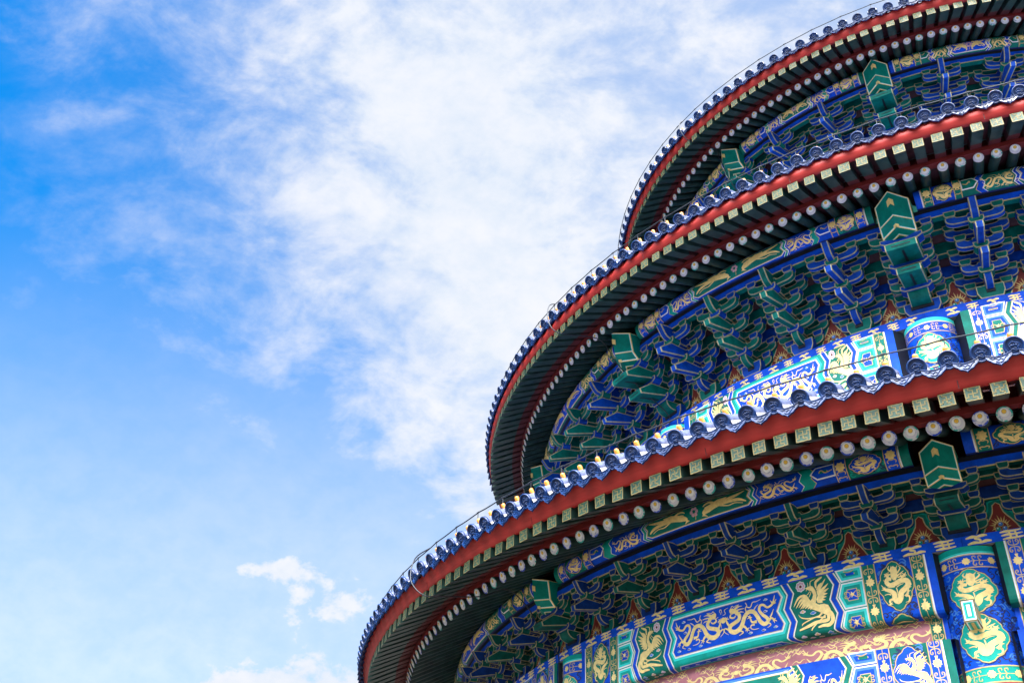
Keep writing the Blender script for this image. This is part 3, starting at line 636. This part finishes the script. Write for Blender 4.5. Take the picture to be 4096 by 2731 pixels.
def cloud(a, u, v, s, cols, l):
    for i, (x, y, r) in enumerate(((-.6, .1, .42), (0, -.15, .5), (.6, .1, .42), (0, .25, .45))): a.circ(u+x*s, v+y*s, r*s*1.2, 'white', l, 9, .7)
    for i, (x, y, r) in enumerate(((-.6, .1, .42), (0, -.15, .5), (.6, .1, .42), (0, .25, .45))): a.circ(u+x*s, v+y*s, r*s*.85, cols[i % len(cols)], l+1, 8, .7)
DRG = figure(DRAGON); PHX = figure(PHOENIX, 1.35); FDG = figure(FDRAGON, 1.6)
PAIR = Art(); PAIR.put(DRG); PAIR.put(DRG, su=-1)
PAIR.circ(0, .30, .045, 'gold', .4)
for P in DRAGON['pflame']: PAIR.rib(mm_(P), [.006, .011, .010, .004], 'gold', 0)
PAIR2 = Art(); PAIR2.put(PAIR)
for i, (u, v) in enumerate(mm_(DRAGON['cloud'])):
    if u > 0:
        for sg in ((1,) if i == 5 else (1, -1)): cloud(PAIR2, u*sg, v, .045 if i == 5 else .032, (['teal', 'lav', 'pink'], ['dkblue', 'lav', 'lav'])[i % 2], -1)
PHX2 = Art(); PHX2.put(PHX, du=-1.395)
fu, fv = PHOENIX['flower'][0]/1000-1.395, PHOENIX['flower'][1]/1000
for k in range(8): PHX2.circ(fu+.05*math.cos(k*.785), fv+.05*math.sin(k*.785), .030, 'white', -1.6, 8); PHX2.circ(fu+.05*math.cos(k*.785), fv+.05*math.sin(k*.785), .021, 'pink', -1, 7)
PHX2.circ(fu, fv, .022, 'crimson', -.5, 8)
for i, (u, v) in enumerate(mm_(PHOENIX['cloud'])): cloud(PHX2, u-1.395, v, .042, (['pink', 'goldline'], ['sky_blue', 'sky_blue'], ['lav', 'pink'])[i % 3], -1.6)
def scroll(a, u0, u1, v0, v1, bgm, l, per=.36, ph=.5):
    """vertical ornamental strip: gilt flowers with paired scrolls between thin gilt edges"""
    a.rect(u0, u1, v0, v1, bgm, l); e = .012
    a.rect(u0, u0+e, v0, v1, 'goldline', l+1); a.rect(u1-e, u1, v0, v1, 'goldline', l+1)
    c = (u0+u1)/2; w_ = (u1-u0)/2; v = v0+per*ph
    a.rect(c-.004, c+.004, v0, v1, 'goldline', l+1)
    while v < v1-.03:
        a.poly([(c+(.062 if i % 2 else .045)*w_/.088*math.cos(i*math.pi/9), v+(.062 if i % 2 else .045)*math.sin(i*math.pi/9)) for i in range(18)], 'gold', l+2)
        a.poly([(c-.022, v-.092), (c+.022, v-.092), (c+.008, v-.05), (c-.008, v-.05)], 'gold', l+2)
        v += per
    v = v0+per*(ph-.5)
    while v < v1:
        for sg in (-1, 1):
            for q in (-1, 1):
                P = [(c+sg*x*w_, v+q*y) for x, y in ((.05, .012), (.32, .014), (.62, .03), (.66, .066), (.42, .080), (.32, .060), (.46, .048))]
                if all(v0 < p[1] < v1 for p in P): a.rib(P, [.011, .013, .014, .013, .012, .012, .008], 'goldline', l+1, 3)
        v += per
def hexa(a, P, l, core='blue', outer=('white', 'cyan', 'teal')):
    for w_, m, k in ((0, outer[0], 0), (-.020, outer[1], 1), (-.055, outer[2], 2), (-.100, 'goldline', 3), (-.110, core, 4)): a.poly(off2(P, w_), m, l+k)
def motif(a, u, v, s, l):
    for x, y in ((0, 0), (-.055, -.05), (-.055, .05), (.055, -.05), (.055, .05), (-.10, 0), (.10, .0)):
        pass
    a.poly([(u+(.055 if i % 2 else .022)*s*math.cos(i*math.pi/5), v+(.055 if i % 2 else .022)*s*math.sin(i*math.pi/5)) for i in range(10)], 'gold', l)
    for sx in (-1, 1):
        for sy in (-1, 1): a.rib([(u+sx*.03*s, v+sy*.02*s), (u+sx*.07*s, v+sy*.05*s), (u+sx*.12*s, v+sy*.045*s), (u+sx*.12*s, v+sy*.015*s), (u+sx*.085*s, v+sy*.018*s)], [.012*s, .014*s, .013*s, .012*s, .01*s], 'goldline', l, 3)
def medallion(a, u, v, su, sv, l, inner='green', fig=None, cloudm=None):
    P = [(x*su+u, y*sv+v) for x, y in ((0, -1), (.22, -.93), (.36, -.80), (.60, -.70), (.78, -.48), (.80, -.34), (.97, -.16), (1, 0), (.97, .16), (.80, .34), (.78, .48), (.60, .70), (.36, .80), (.22, .93), (0, 1))]
    P = P+[(2*u-x, y) for x, y in P[-2:0:-1]]
    a.poly(off2(P, .022), 'dkblue', l); a.poly(off2(P, .012), 'goldline', l+1); a.poly(P, inner, l+2)
    if fig: a.put(*fig[:1], du=u+fig[1]*su, dv=v+fig[2]*sv, su=fig[3]*su, sv=fig[4]*sv, dl=l+4)
def swirls(a, u0, u1, v0, v1, l, rng, m1='dkblue', m2='sky_blue', den=60):
    for k in range(int((u1-u0)*(v1-v0)*den*3)):
        u, v = rng.uniform(u0+.03, u1-.03), rng.uniform(v0+.03, v1-.03); s = rng.uniform(.03, .055); f = rng.choice((-1, 1)); g_ = rng.choice((-1, 1))
        a.rib([(u-f*s, v-g_*s*.5), (u, v-g_*s*.8), (u+f*s*.7, v), (u+f*.2*s, v+g_*s*.5), (u-f*s*.2, v+g_*.1*s)], [.007, .017, .019, .015, .008], m1 if k % 3 else m2, l, 3)
def beam_art(k, vs, th, H, box='dragon', field='phoenix', center='pair'):
    """right half then mirrored; u metres from the middle of the bay, v metres down from the top edge; th = stops in degrees"""
    a = Art(); a.rect(-th['end']*k, th['end']*k, 0, H, 'teal', 0); rng = random.Random(5)
    zv = [0, .165*vs, .36*vs, .565*vs, .76*vs, .96*vs, 1.2*vs]; zv = [v for v in zv if v < H]+[H]; am = .33*.234
    zig = lambda t, e=0: [(t*k+e+(am if i % 2 else 0), v) for i, v in enumerate(zv)]
    h = Art()
    def band(t0, t1, m, edge=True):
        h.strip(zig(t0), zig(t1), m, 2)
        if edge:
            h.strip(zig(t0), zig(t0, .016), 'white', 3); h.strip(zig(t0, .016), zig(t0, .024), 'goldline', 3)
            h.strip(zig(t1, -.008), zig(t1), 'goldline', 3); h.strip(zig(t1, 0), zig(t1, .014), 'white', 3)
    band(th['c1'], th['p0'], 'blue')
    h.strip(zig(th['p0'], .012), zig(th['p1']), 'green', 1)
    band(th['p1'], th['x0'], 'blue')
    x0, x1 = th['x0']*k, th['x1']*k; y1, y2 = .17*vs, .55*vs
    hexa(h, [(x0+.03, .36*vs), (x0+am+.02, y1+.008), (x1, y1+.008), (x1, y2-.008), (x0+am+.02, y2-.008)], 4)
    hexa(h, [(x0+.03, -.02), (x0+am+.02, y1-.008), (x1, y1-.008), (x1, -.02)], 4)
    hexa(h, [(x0+am+.02, y2+.008), (x1, y2+.008), (x1, H-.02), (x0+am+.02, H-.02), (x0+.03, .76*vs)], 4)
    motif(h, (x0+x1)/2+.03, .36*vs, .85, 10); motif(h, (x0+x1)/2+.03, .74*vs, .8, 10)
    h.rib([((x0+x1)/2-.05, .02), ((x0+x1)/2+.02, .045), ((x0+x1)/2+.10, .02)], [.01, .014, .01], 'goldline', 10)
    scroll(h, th['x1']*k, th['s1']*k, 0, H, 'green', 9, .40*vs, .62)
    if box:
        b0, b1 = th['s1']*k, th['b1']*k
        h.rect(b0, b1, 0, H, 'blue', 5); swirls(h, b0, b1, 0, H, 6, rng)
        f = (FDG, .02, -.005/.4, 1.0/.235, 1.0/.36) if box == 'dragon' else (PHX, 0, 0, .75/.235, .75/.36)
        f = (f[0], (.04/.235 if box == 'dragon' else -1.395*.75/.235), (-.335/.36 if box == 'dragon' else -.39*.75/.36), f[3], f[4])
        medallion(h, (b0+b1)/2, .355*vs, .225, .335*vs, 7, 'green', f)
        medallion(h, (b0+b1)/2, .86*vs, .16, .12, 7, 'green'); h.rib([((b0+b1)/2-.10, .86*vs), ((b0+b1)/2, .83*vs), ((b0+b1)/2+.1, .87*vs)], [.02, .04, .02], 'gold', 11)
        scroll(h, th['b1']*k, th['s2']*k, 0, H, 'green', 9, .40*vs, .72)
    e0 = (th['s2'] if box else th['s1'])*k
    h.rect(e0, th['end']*k, 0, H, 'blue', 8); h.rect(e0, e0+.02, 0, H, 'white', 9)
    pc = ((th['p0']+th['p1'])/2)*k+.04
    if field == 'phoenix': h.put(PHX2, du=pc, sv=vs, su=min(vs, 1)*th.get('fs', 1), dl=5)
    else: h.put(DRG, du=pc-.27, dv=.06*vs, su=.62, sv=1.05*vs, dl=4)
    a.put(h); a.put(h, su=-1)
    P = [(th['c0']*k, .08*vs), (th['c0']*k+.047, .175*vs), (th['c0']*k-.047, .36*vs), (th['c0']*k+.044, .555*vs), (th['c0']*k, .64*vs)]
    P = P+[(-x, y) for x, y in P[::-1]]
    a.poly(off2(P, .055), 'cyan', 1); a.poly(off2(P, .020), 'white', 2); a.poly(P, 'goldline', 3); a.poly(off2(P, -.008), 'blue', 4)
    if center == 'pair': a.put(PAIR2, sv=vs*.98, dv=.005, su=min(1, (th['c0']*k-.02)/.925), dl=7)
    else:
        a.put(PHX, du=-.35-1.395*.9+1.2, dv=.02, su=.9, sv=.85*vs, dl=5); a.put(PHX, du=.35+1.395*.9-1.2, dv=.02, su=-.9, sv=.85*vs, dl=5)
    if H > .85*vs:                                                       # small cloud panel on the underside
        P = [(th['c0']*k-.05, .80*vs), (th['c0']*k+.03, .90*vs), (-th['c0']*k-.03, .90*vs), (-th['c0']*k+.05, .80*vs)]
        a.poly(off2(P, .012), 'white', 1); a.poly(P, 'blue', 2)
        for q in range(9): cloud(a, (q-4)*.2, .85*vs, .038, (['teal', 'sky_blue'], ['pink', 'lav'])[q % 2], 3)
    return a
SWAP = {'blue': 'green', 'green': 'blue', 'teal': 'blue', 'cyan': 'sky_blue'}
def cylsurf(r0, zt, ac, prof=None, flip=1):
    """u along the ring from azimuth ac, v downwards from zt; prof(v)->(r, z, nr, nz)"""
    def f(u, v, h):
        if prof: r, z, nr, nz = prof(v); return pol(r+h*nr, ac+u/r0, z+h*nz)
        return pol(r0+h, ac+u/r0, zt-v)
    return f
def beamprof(r0, zt, hf, rb):
    q = rb*math.pi/2
    def p(v):
        if v <= hf: return r0, zt-v, 1, 0
        if v <= hf+q: a = (v-hf)/rb; return r0-rb+rb*math.cos(a), zt-hf-rb*math.sin(a), math.cos(a), -math.sin(a)
        return r0-rb-(v-hf-q), zt-hf-rb, 0, -1
    return p
def bays(lo, hi): return [i for i in range(-4, 3) if math.degrees(P0)+30*i+15 > lo-12 and math.degrees(P0)+30*i+15 < hi+14]
def painted_beam(name, t, r0, zt, hf, art, half_deg, cm_of, H):
    pf = beamprof(r0, zt, hf, .06); q = .06*math.pi/2
    for i in bays(t['lo'], t['hi']):
        ac = P0+R(30*i+15); b = MB()
        art.stamp(b, cylsurf(r0, zt, ac, pf), cm_of(i), .30, .0026, .6, (hf, hf+q/3, hf+2*q/3, hf+q))
        for sg in (-1, 1):                                                # end grain and top
            a = ac+sg*R(half_deg); P = [pf(v) for v in (0, hf*.5, hf, hf+q*.5, hf+q, H)]
            a2 = a+sg*.15/r0; dp = .26
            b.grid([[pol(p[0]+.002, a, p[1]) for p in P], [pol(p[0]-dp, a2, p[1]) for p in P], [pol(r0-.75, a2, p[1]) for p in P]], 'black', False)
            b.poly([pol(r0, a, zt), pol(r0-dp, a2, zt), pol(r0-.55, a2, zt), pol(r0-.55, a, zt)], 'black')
        b.grid([[pol(r, ac+R(half_deg*x/10), zt) for x in range(-10, 11)] for r in (r0, r0-.5)], 'dkblue', False)
        part(b, name)
def plate(t, r0, z_lo, z_hi, first, sp, su=1, sz=1, dv=0):
    """flat plate beam under the brackets, blue with gilt cloud signs"""
    for i in bays(t['lo'], t['hi']):
        ac = P0+R(30*i+15); hw = R(15)*r0; h = z_hi-z_lo; a = Art(); a.rect(-hw+.002, hw-.002, 0, h, 'blue', 0)
        k0 = math.ceil((30*i-first)/sp)
        for k in range(k0, k0+18):
            th = first+sp*k-(30*i+15)
            if abs(th) > 14.4: continue
            u = R(th)*r0; s = h/.15*sz; G_ = lambda P: [(u+x*su, dv+y*s) for x, y in P]
            if k % 2 == 0:
                a.rib(G_([(-.14, .040), (-.06, .026), (0, .034), (.07, .024), (.125, .030)]), [.016, .042, .028, .042, .016], 'gold', 1)
                a.rib(G_([(-.13, .128), (-.05, .112), (.03, .122), (.10, .108), (.165, .116)]), [.016, .042, .028, .042, .016], 'gold', 1)
                a.rib(G_([(-.01, .035), (-.028, .058), (.025, .078), (.03, .115)]), [.030, .026, .030, .030], 'gold', 1)
            else:
                for y, e in ((.022, -.01), (.070, 0), (.122, .01)): a.rib(G_([(-.125+e, y+.008), (-.05+e, y), (.03+e, y+.004), (.13+e, y-.004)]), [.014, .034, .028, .014], 'gold', 1)
                a.rib(G_([(-.03, .022), (-.02, .07), (-.015, .122)]), [.024, .024, .024], 'gold', 1); a.rib(G_([(.045, .022), (.05, .07), (.055, .122)]), [.022, .022, .022], 'gold', 1)
        b = MB(); a.stamp(b, cylsurf(r0, z_hi, ac))
        for z in (z_lo, z_hi): b.grid([[pol(r, ac+R(15*x/10), z) for x in range(-10, 11)] for r in (r0, r0-.5)], 'grey_worn' if z == z_lo else 'blue', False)
        part(b, 'plate_beam')
def purlin(t):
    S, pz, pr = t['S'], t['pz'], t['prad']; k = math.pi/180*(S+pr); H = R(98)*pr; big = t['key'] == 'topmost'
    th = dict(c=3.8, z1=4.3, d1=7.1, z2=7.9, x1=9.4, s1=10.1, m1=12.2, s2=13.0, e=13.6) if t['d'] < .12 else (dict(c=4.8, z1=5.3, d1=7.5, z2=8.1, x1=9.5, s1=10.1, m1=11.8, s2=12.6, e=13.2) if not big else dict(c=2.5, z1=3.3, d1=5.3, z2=6.1, x1=7.7, s1=8.7, m1=11.0, s2=12.0, e=12.8))
    a = Art(); h = Art(); am = .07; v = [0, H*.3, H*.55, H*.8, H]
    zig = lambda t_, e=0: [(t_*k+e+(0, am, am*.3, am, 0)[i], y) for i, y in enumerate(v)]
    h.strip(zig(th['c']), zig(th['z1']), 'teal', 2); h.strip(zig(th['c']), zig(th['c'], .012), 'white', 3); h.strip(zig(th['c'], .06), zig(th['c'], .075), 'white', 3); h.strip(zig(th['c'], .075), zig(th['z1']), 'blue', 3)
    h.strip(zig(th['z1']), zig(th['z1'], .01), 'goldline', 4)
    h.strip(zig(th['z1'], .01), zig(th['d1']), 'blue', 1)
    h.put(DRG, du=((th['z1']+th['d1'])/2)*k-.30+am*.5, dv=.06*H, su=.66, sv=.92*H/.62, dl=2)
    h.strip(zig(th['d1']), zig(th['z2']), 'teal', 2); h.strip(zig(th['d1']), zig(th['d1'], .012), 'white', 3); h.strip(zig(th['z2'], -.012), zig(th['z2']), 'goldline', 3)
    hexa(h, [(th['z2']*k+.0, H*.42), (th['z2']*k+.09, H*.14), (th['x1']*k, H*.14), (th['x1']*k, H*.70), (th['z2']*k+.09, H*.70)], 3, 'green', ('white', 'blue', 'blue'))
    h.rib([(th['z2']*k+.14, H*.42), ((th['z2']+th['x1'])/2*k, H*.36), ((th['z2']+th['x1'])/2*k+.05, H*.48), (th['x1']*k-.03, H*.42)], [.01, .016, .016, .01], 'goldline', 9)
    for q0, q1 in (('x1', 's1'), ('m1', 's2')):
        u0, u1 = th[q0]*k, th[q1]*k; c = (u0+u1)/2
        h.rect(u0, u1, 0, H, 'blue', 9); h.rect(u0, u0+.012, 0, H, 'goldline', 10); h.rect(u1-.012, u1, 0, H, 'goldline', 10)
        h.poly([(c+(.075 if i % 2 else .055)*math.cos(i*math.pi/8), H*.42+(.07 if i % 2 else .052)*math.sin(i*math.pi/8)) for i in range(16)], 'gold', 11)
        for sg in (-1, 1):
            for e in (0, 1): h.rib([(c, H*.62+e*.07), (c+sg*.035, H*.60+e*.07), (c+sg*.06, H*.66+e*.06), (c+sg*.045, H*.72+e*.06)], [.010, .013, .012, .008], 'goldline', 11, 3)
    u0, u1 = th['s1']*k, th['m1']*k; h.rect(u0, u1, 0, H, 'green', 4); swirls(h, u0, u1, 0, H, 5, random.Random(2), 'teal', 'dkblue')
    medallion(h, (u0+u1)/2, H*.50, (u1-u0)*.42, H*.40, 6, 'blue')
    h.put(FDG, du=(u0+u1)/2+.02, dv=H*.14, su=.85, sv=.72*H/.62, dl=9)
    h.rect(th['s2']*k, th['e']*k, 0, H, 'green', 4); h.rect(th['s2']*k, th['s2']*k+.02, 0, H, 'white', 5)
    a.rect(-th['e']*k, th['e']*k, 0, H, 'blue', 0); a.put(h); a.put(h, su=-1)
    P = [(th['c']*k-.03, H*.12), (th['c']*k+.035, H*.3), (th['c']*k-.01, H*.50), (th['c']*k+.035, H*.72), (th['c']*k-.03, H*.84)]; P = P+[(-x, y) for x, y in P[::-1]]
    a.poly(off2(P, .022), 'white', 1); a.poly(off2(P, .012), 'goldline', 2); a.poly(P, 'green', 3)
    L0 = th['c']*k
    for sg in (-1, 1):                                                    # two gilt phoenixes flying towards a flower
        w_ = L0/.93
        X = lambda P: [(sg*x*w_, H*y) for x, y in P]
        a.poly(X([(.16, .70), (.20, .40), (.30, .34), (.44, .22), (.60, .24), (.56, .36), (.66, .40), (.50, .52), (.36, .58), (.26, .66)]), 'gold', 4)
        for i in range(7): a.rib(X([(.34-.02*i, .44), (.22-.012*i, .56+.01*i), (.12+.015*i, .74+.012*i)]), [.02, .022, .006], 'gold', 4)
        a.rib(X([(.50, .42), (.64, .36), (.78, .30), (.90, .22)]), [.05, .05, .035, .012], 'gold', 4); a.rib(X([(.50, .48), (.66, .48), (.80, .54), (.90, .68)]), [.04, .045, .04, .014], 'gold', 4)
        a.rib(X([(.46, .52), (.60, .64), (.72, .62), (.84, .72)]), [.02, .014, .012, .006], 'gold', 4); a.rib(X([(.40, .40), (.30, .24), (.22, .26), (.17, .34)]), [.04, .034, .03, .012], 'gold', 4.5)
    for q in range(6): a.circ(.05*math.cos(q*1.05), H*.42+.05*math.sin(q*1.05), .028, 'pink', 4, 7)
    a.rib([(0, H*.5), (.01, H*.65), (-.01, H*.78)], [.012, .010, .008], 'goldline', 4)
    for i in bays(t['lo'], t['hi']):
        ac = P0+R(30*i+15); b = MB()
        def surf(u, y, hh): al = R(34)-y/pr; return pol(S+(pr+hh)*math.cos(al), ac+u/(S+pr), pz+(pr+hh)*math.sin(al))
        a.stamp(b, surf, None if i % 2 else SWAP, .35, .0026, .06)
        hwd = R(th['e'])
        ring = lambda aa, rr: [pol(S+rr*math.cos(x*math.pi/8), aa, pz+rr*math.sin(x*math.pi/8)) for x in range(16)]
        b.grid([ring(ac+hwd*x/12, pr-.004) for x in range(-12, 13)], 'dkblue', True, True)
        for sg in (-1, 1): b.poly(ring(ac+sg*hwd, pr-.004), 'black')
        part(b, 'purlin')
def column(t, rc, rad, zt, bands, meds, zb):
    """painted round column: bands = [(v0,v1,kind)], meds = [(v, half height)]; v metres down from zt"""
    a = Art(); hw = math.pi*rad; rng = random.Random(11)
    a.rect(-hw, hw, 0, zt-zb, 'blue', 0)
    for v0, v1, kd in bands:
        if kd == 'scroll_b' or kd == 'scroll_g':
            m = 'blue' if kd == 'scroll_b' else 'teal'; a.rect(-hw, hw, v0, v1, m, 1); vm = (v0+v1)/2
            for v in (v0, v1): a.rect(-hw, hw, v-.007, v+.007, 'goldline', 3)
            n = 9; a.rect(-hw, hw, vm-.004, vm+.004, 'goldline', 2)
            for q in range(n):
                u = -hw+(q+.5)*2*hw/n; a.poly([(u+(.052 if i % 2 else .040)*math.cos(i*math.pi/8), vm+(.052 if i % 2 else .040)*math.sin(i*math.pi/8)) for i in range(16)], 'gold', 4)
                for sg in (-1, 1):
                    for x in (.10, .17): a.rib([(u+x, vm), (u+x-.015, vm+sg*.02), (u+x-.02, vm+sg*.055), (u+x+.015, vm+sg*.06), (u+x+.015, vm+sg*.035)], [.010, .012, .012, .011, .008], 'goldline', 3, 3)
        elif kd == 'swirl': swirls(a, -hw*.62, hw*.62, v0, v1, 2, rng, den=62)
        else: a.rect(-hw, hw, v0, v1, kd, 1)
    for v, sv in meds:
        medallion(a, 0, v, .29, sv, 4, 'teal', (FDG, .04/.235, -.335/.36, 1.15/.29, 1.0/.36 if sv > .27 else .9/.36))
    for i in range(-3, 2):
        deg = math.degrees(P0)+30*i
        if not t['lo']-6 < deg < t['hi']+14: continue
        ac = P0+R(30*i); cx = pol(rc, ac, 0); b = MB()
        def surf(u, v, h): al = ac+u/rad; return cx+pol(rad+h, al, zt-v)
        a.stamp(b, surf, None, .07, .0026, 2.0)
        part(b, 'column')
        o = b
# profile data: lower storey
t0, t1, t2 = TIERS
for t in TIERS: purlin(t)
TH0 = dict(c0=3.95, c1=4.18, p0=4.62, p1=7.13, x0=7.56, x1=9.29, s1=10.07, b1=12.07, s2=12.83, end=13.34, fs=.92)
cmA = lambda i: None if i % 2 else SWAP
cmB = lambda i: SWAP if i % 2 else None
plate(t0, 13.40, 8.262, 8.405, .82, 1.76)
painted_beam('painted_beam', t0, 13.40, 8.255, .725, beam_art(.2339, 1.0, TH0, .955), 13.34, cmA, .955)
painted_beam('painted_beam', t0, 13.40, 7.105, .70, beam_art(.2339, .97, TH0, .80, 'phoenix', 'dragon', 'phx'), 13.55, cmB, .80)
for i in bays(t0['lo'], t0['hi']):                                       # red cushion board with gilt dragons
    a = Art(); k = .2304; hw = 13.0*k; a.rect(-hw, hw, 0, .44, 'cushion_red', 0)
    for q in range(3):
        a.put(PAIR, du=(q-1)*1.96, dv=.02, su=.98, sv=.68, dl=2)
    rg_ = random.Random(4)
    for q in range(120):                                                  # gilt flame scrolls filling the field
        u, v = rg_.uniform(-2.85, 2.85), rg_.choice((rg_.uniform(.025, .10), rg_.uniform(.03, .40))); l_ = rg_.uniform(.05, .11); f = rg_.choice((-1, 1))
        a.rib([(u-l_, v+.02*f), (u-l_*.4, v-.014), (u+l_*.1, v+.014), (u+l_*.6, v-.016), (u+l_, v-.02*f)], [.004, .011, .013, .010, .003], 'gold', 1, 3)
    scroll(a, 12.25*k, 13.0*k, 0, .44, 'green', 4, .30, .5); scroll(a, -13.0*k, -12.25*k, 0, .44, 'green', 4, .30, .5)
    for s_ in (-1, 1): a.rect(s_*13.0*k, s_*13.3*k, 0, .44, 'blue', 4)
    b = MB(); a.stamp(b, cylsurf(13.2, 7.47, P0+R(30*i+15))); part(b, 'cushion_board')
column(t0, 13.02, .44, 8.245, [(0, .075, 'teal'), (.075, .10, 'cyan'), (.10, .118, 'white'), (.118, .29, 'scroll_b'), (.30, 1.53, 'swirl'), (1.55, 1.74, 'scroll_g'), (1.75, 8.245-GZ, 'fascia_red')], [(.595, .285), (1.20, .300)], GZ)
for i in range(-2, 1):                                                    # painted peg-block standing out of each column
    a_ = P0+R(30*i-.25); b = MB(); f = 13.80; w_, h_ = .083, .135
    c = lambda x, o, z: (x, -(o-f), z)
    b.panel([c(-w_, f, -h_), c(w_, f, -h_), c(w_, f, h_), c(-w_, f, h_)], 'white', [(.014, 'end_gold'), (.016, 'white'), (.012, 'cyan'), (.020, 'teal')])
    for x in (-w_, w_): b.panel([c(x, f, -h_), c(x, 13.35, -h_), c(x, 13.35, h_), c(x, f, h_)], 'goldline', [(.014, 'end_gold'), (.016, 'white'), (.014, 'cyan'), (.020, 'teal')])
    for z in (-h_, h_): b.panel([c(-w_, f, z), c(w_, f, z), c(w_, 13.35, z), c(-w_, 13.35, z)], 'goldline', [(.014, 'end_gold'), (.016, 'white'), (.014, 'cyan'), (.020, 'teal')])
    part(b, 'peg_block', pol(f, a_, 7.29), a_)
# middle storey
TH1 = dict(c0=4.45, c1=4.95, p0=5.45, p1=7.6, x0=8.1, x1=10.25, s1=11.2, end=12.05, fs=.80)
plate(t1, 10.90, 13.50, 13.72, 2.37, 1.78, .74, .74, .03)
painted_beam('painted_beam', t1, 11.02, 13.47, 1.05, beam_art(.1923, 1.28, TH1, 1.12, None), 12.05, cmA, 1.12)
column(t1, 10.66, .44, 13.47, [(0, .08, 'cyan'), (.08, .10, 'white'), (.10, .30, 'scroll_b'), (.31, 1.25, 'swirl'), (1.0, 1.2, 'scroll_g')], [(.63, .30)], 12.0)
# walls behind the woodwork
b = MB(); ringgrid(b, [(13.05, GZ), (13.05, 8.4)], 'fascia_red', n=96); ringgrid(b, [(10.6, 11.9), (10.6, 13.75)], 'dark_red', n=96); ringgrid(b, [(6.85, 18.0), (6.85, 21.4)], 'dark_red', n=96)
part(b, 'wall')
b = MB(); ringgrid(b, [(7.12, 18.5), (7.12, 21.15), (7.15, 21.29), (6.8, 21.29)], ['green', 'blue', 'blue'], n=120); part(b, 'plate_beam')
# ------------------------------------------------------------------ lightning conductors round the eaves
def conductor(t, r, z, lo, hi, label):
    b = MB(); pts = []
    n = int((hi-lo)/.6)
    ta = anchors(t['ta'], lo, hi)[::2]
    for j in range(n+1):
        a = lo+(hi-lo)*j/n; dd = min(abs(a-x) for x in ta); pts.append(pol(r, R(a), z-.014*min(1, dd/.8)))
    b.tube(pts, .0105, 'iron', 6)
    o = b.obj('lightning_conductor'); tag(o, label, 'cable', 'lightning conductors along the eaves')
    zt = t['tile'][1]
    for i, a in enumerate(ta):
        s = MB(); j = random.uniform(-.012, .012)
        s.tube([(0, 0, 0), (j*.5, .005, (z-zt-.10)*.5), (j, 0, z-zt-.10)], .0075, 'iron', 5)
        s.tube([(-.03, 0, z-zt-.10), (.03, 0, z-zt-.10)], .014, 'iron', 6)
        k = [(.100*math.cos(x*math.pi/8), .02, .100*math.sin(x*math.pi/8)-.10) for x in range(9)]; s.tube(k, .006, 'pale_wire', 5)
        s.obj('stand', o, pol(r, R(a), zt+.10), R(a))
conductor(t0, 15.97, 9.78, -64, 12, 'dark wire on short stands along the lowermost eave')
conductor(t1, 13.49, 16.09, -70, 18, 'dark wire on short stands along the middle eave')
conductor(t2, 9.86, 23.42, -82, 30, 'dark wire on short stands along the topmost eave')
def lead(label, pts):
    Q = [Vector(p) for p in pts]; o = []
    for i in range(len(Q)-1):
        p0, p1, p2, p3 = Q[max(i-1, 0)], Q[i], Q[i+1], Q[min(i+2, len(Q)-1)]
        for k in range(5):
            x = k/5; o.append(.5*(2*p1+(p2-p0)*x+(2*p0-5*p1+4*p2-p3)*x*x+(3*p1-p0-3*p2+p3)*x**3))
    o.append(Q[-1]); b = MB(); b.tube(o, .011, 'iron', 6); tag(b.obj('down_lead'), label, 'cable', 'down leads under the eaves')
a = lambda d: R(d)
lead('black cable looping off the lowermost eave and down past the column', [pol(15.97, a(-34.6), 9.77), pol(16.14, a(-35.4), 9.62), pol(16.20, a(-35.2), 9.2), pol(16.02, a(-34.6), 8.92), pol(15.70, a(-34.4), 8.95), pol(15.02, a(-33.9), 9.05), pol(14.6, a(-33.6), 9.25), pol(14.2, a(-33.6), 9.05), pol(13.9, a(-33.8), 8.75), pol(13.55, a(-33.9), 8.42), pol(13.46, a(-34.0), 8.2), pol(13.46, a(-34.2), 7.4), pol(13.46, a(-34.2), 6.2)])
lead('black cable hooked over the middle eave and sagging under its brackets', [pol(13.49, a(-35.0), 16.08), pol(13.62, a(-35.3), 16.02), pol(13.68, a(-35.0), 15.6), pol(13.50, a(-34.4), 15.22), pol(12.66, a(-33.6), 15.28), pol(12.4, a(-33.2), 15.0), pol(12.3, a(-33.0), 14.75), pol(11.6, a(-32.8), 14.2), pol(11.0, a(-32.6), 13.78), pol(11.1, a(-32.6), 13.2), pol(11.05, a(-32.6), 12.3)])
lead('black cable hooked over the topmost eave and hanging across its bracket', [pol(9.86, a(-33.0), 23.41), pol(9.95, a(-33.2), 23.3), pol(9.98, a(-33.0), 23.0), pol(9.75, a(-32.7), 22.68), pol(8.9, a(-32.6), 22.85), pol(8.75, a(-32.5), 22.5), pol(8.4, a(-32.4), 21.7), pol(7.9, a(-32.2), 21.0), pol(7.4, a(-32.0), 19.5)])
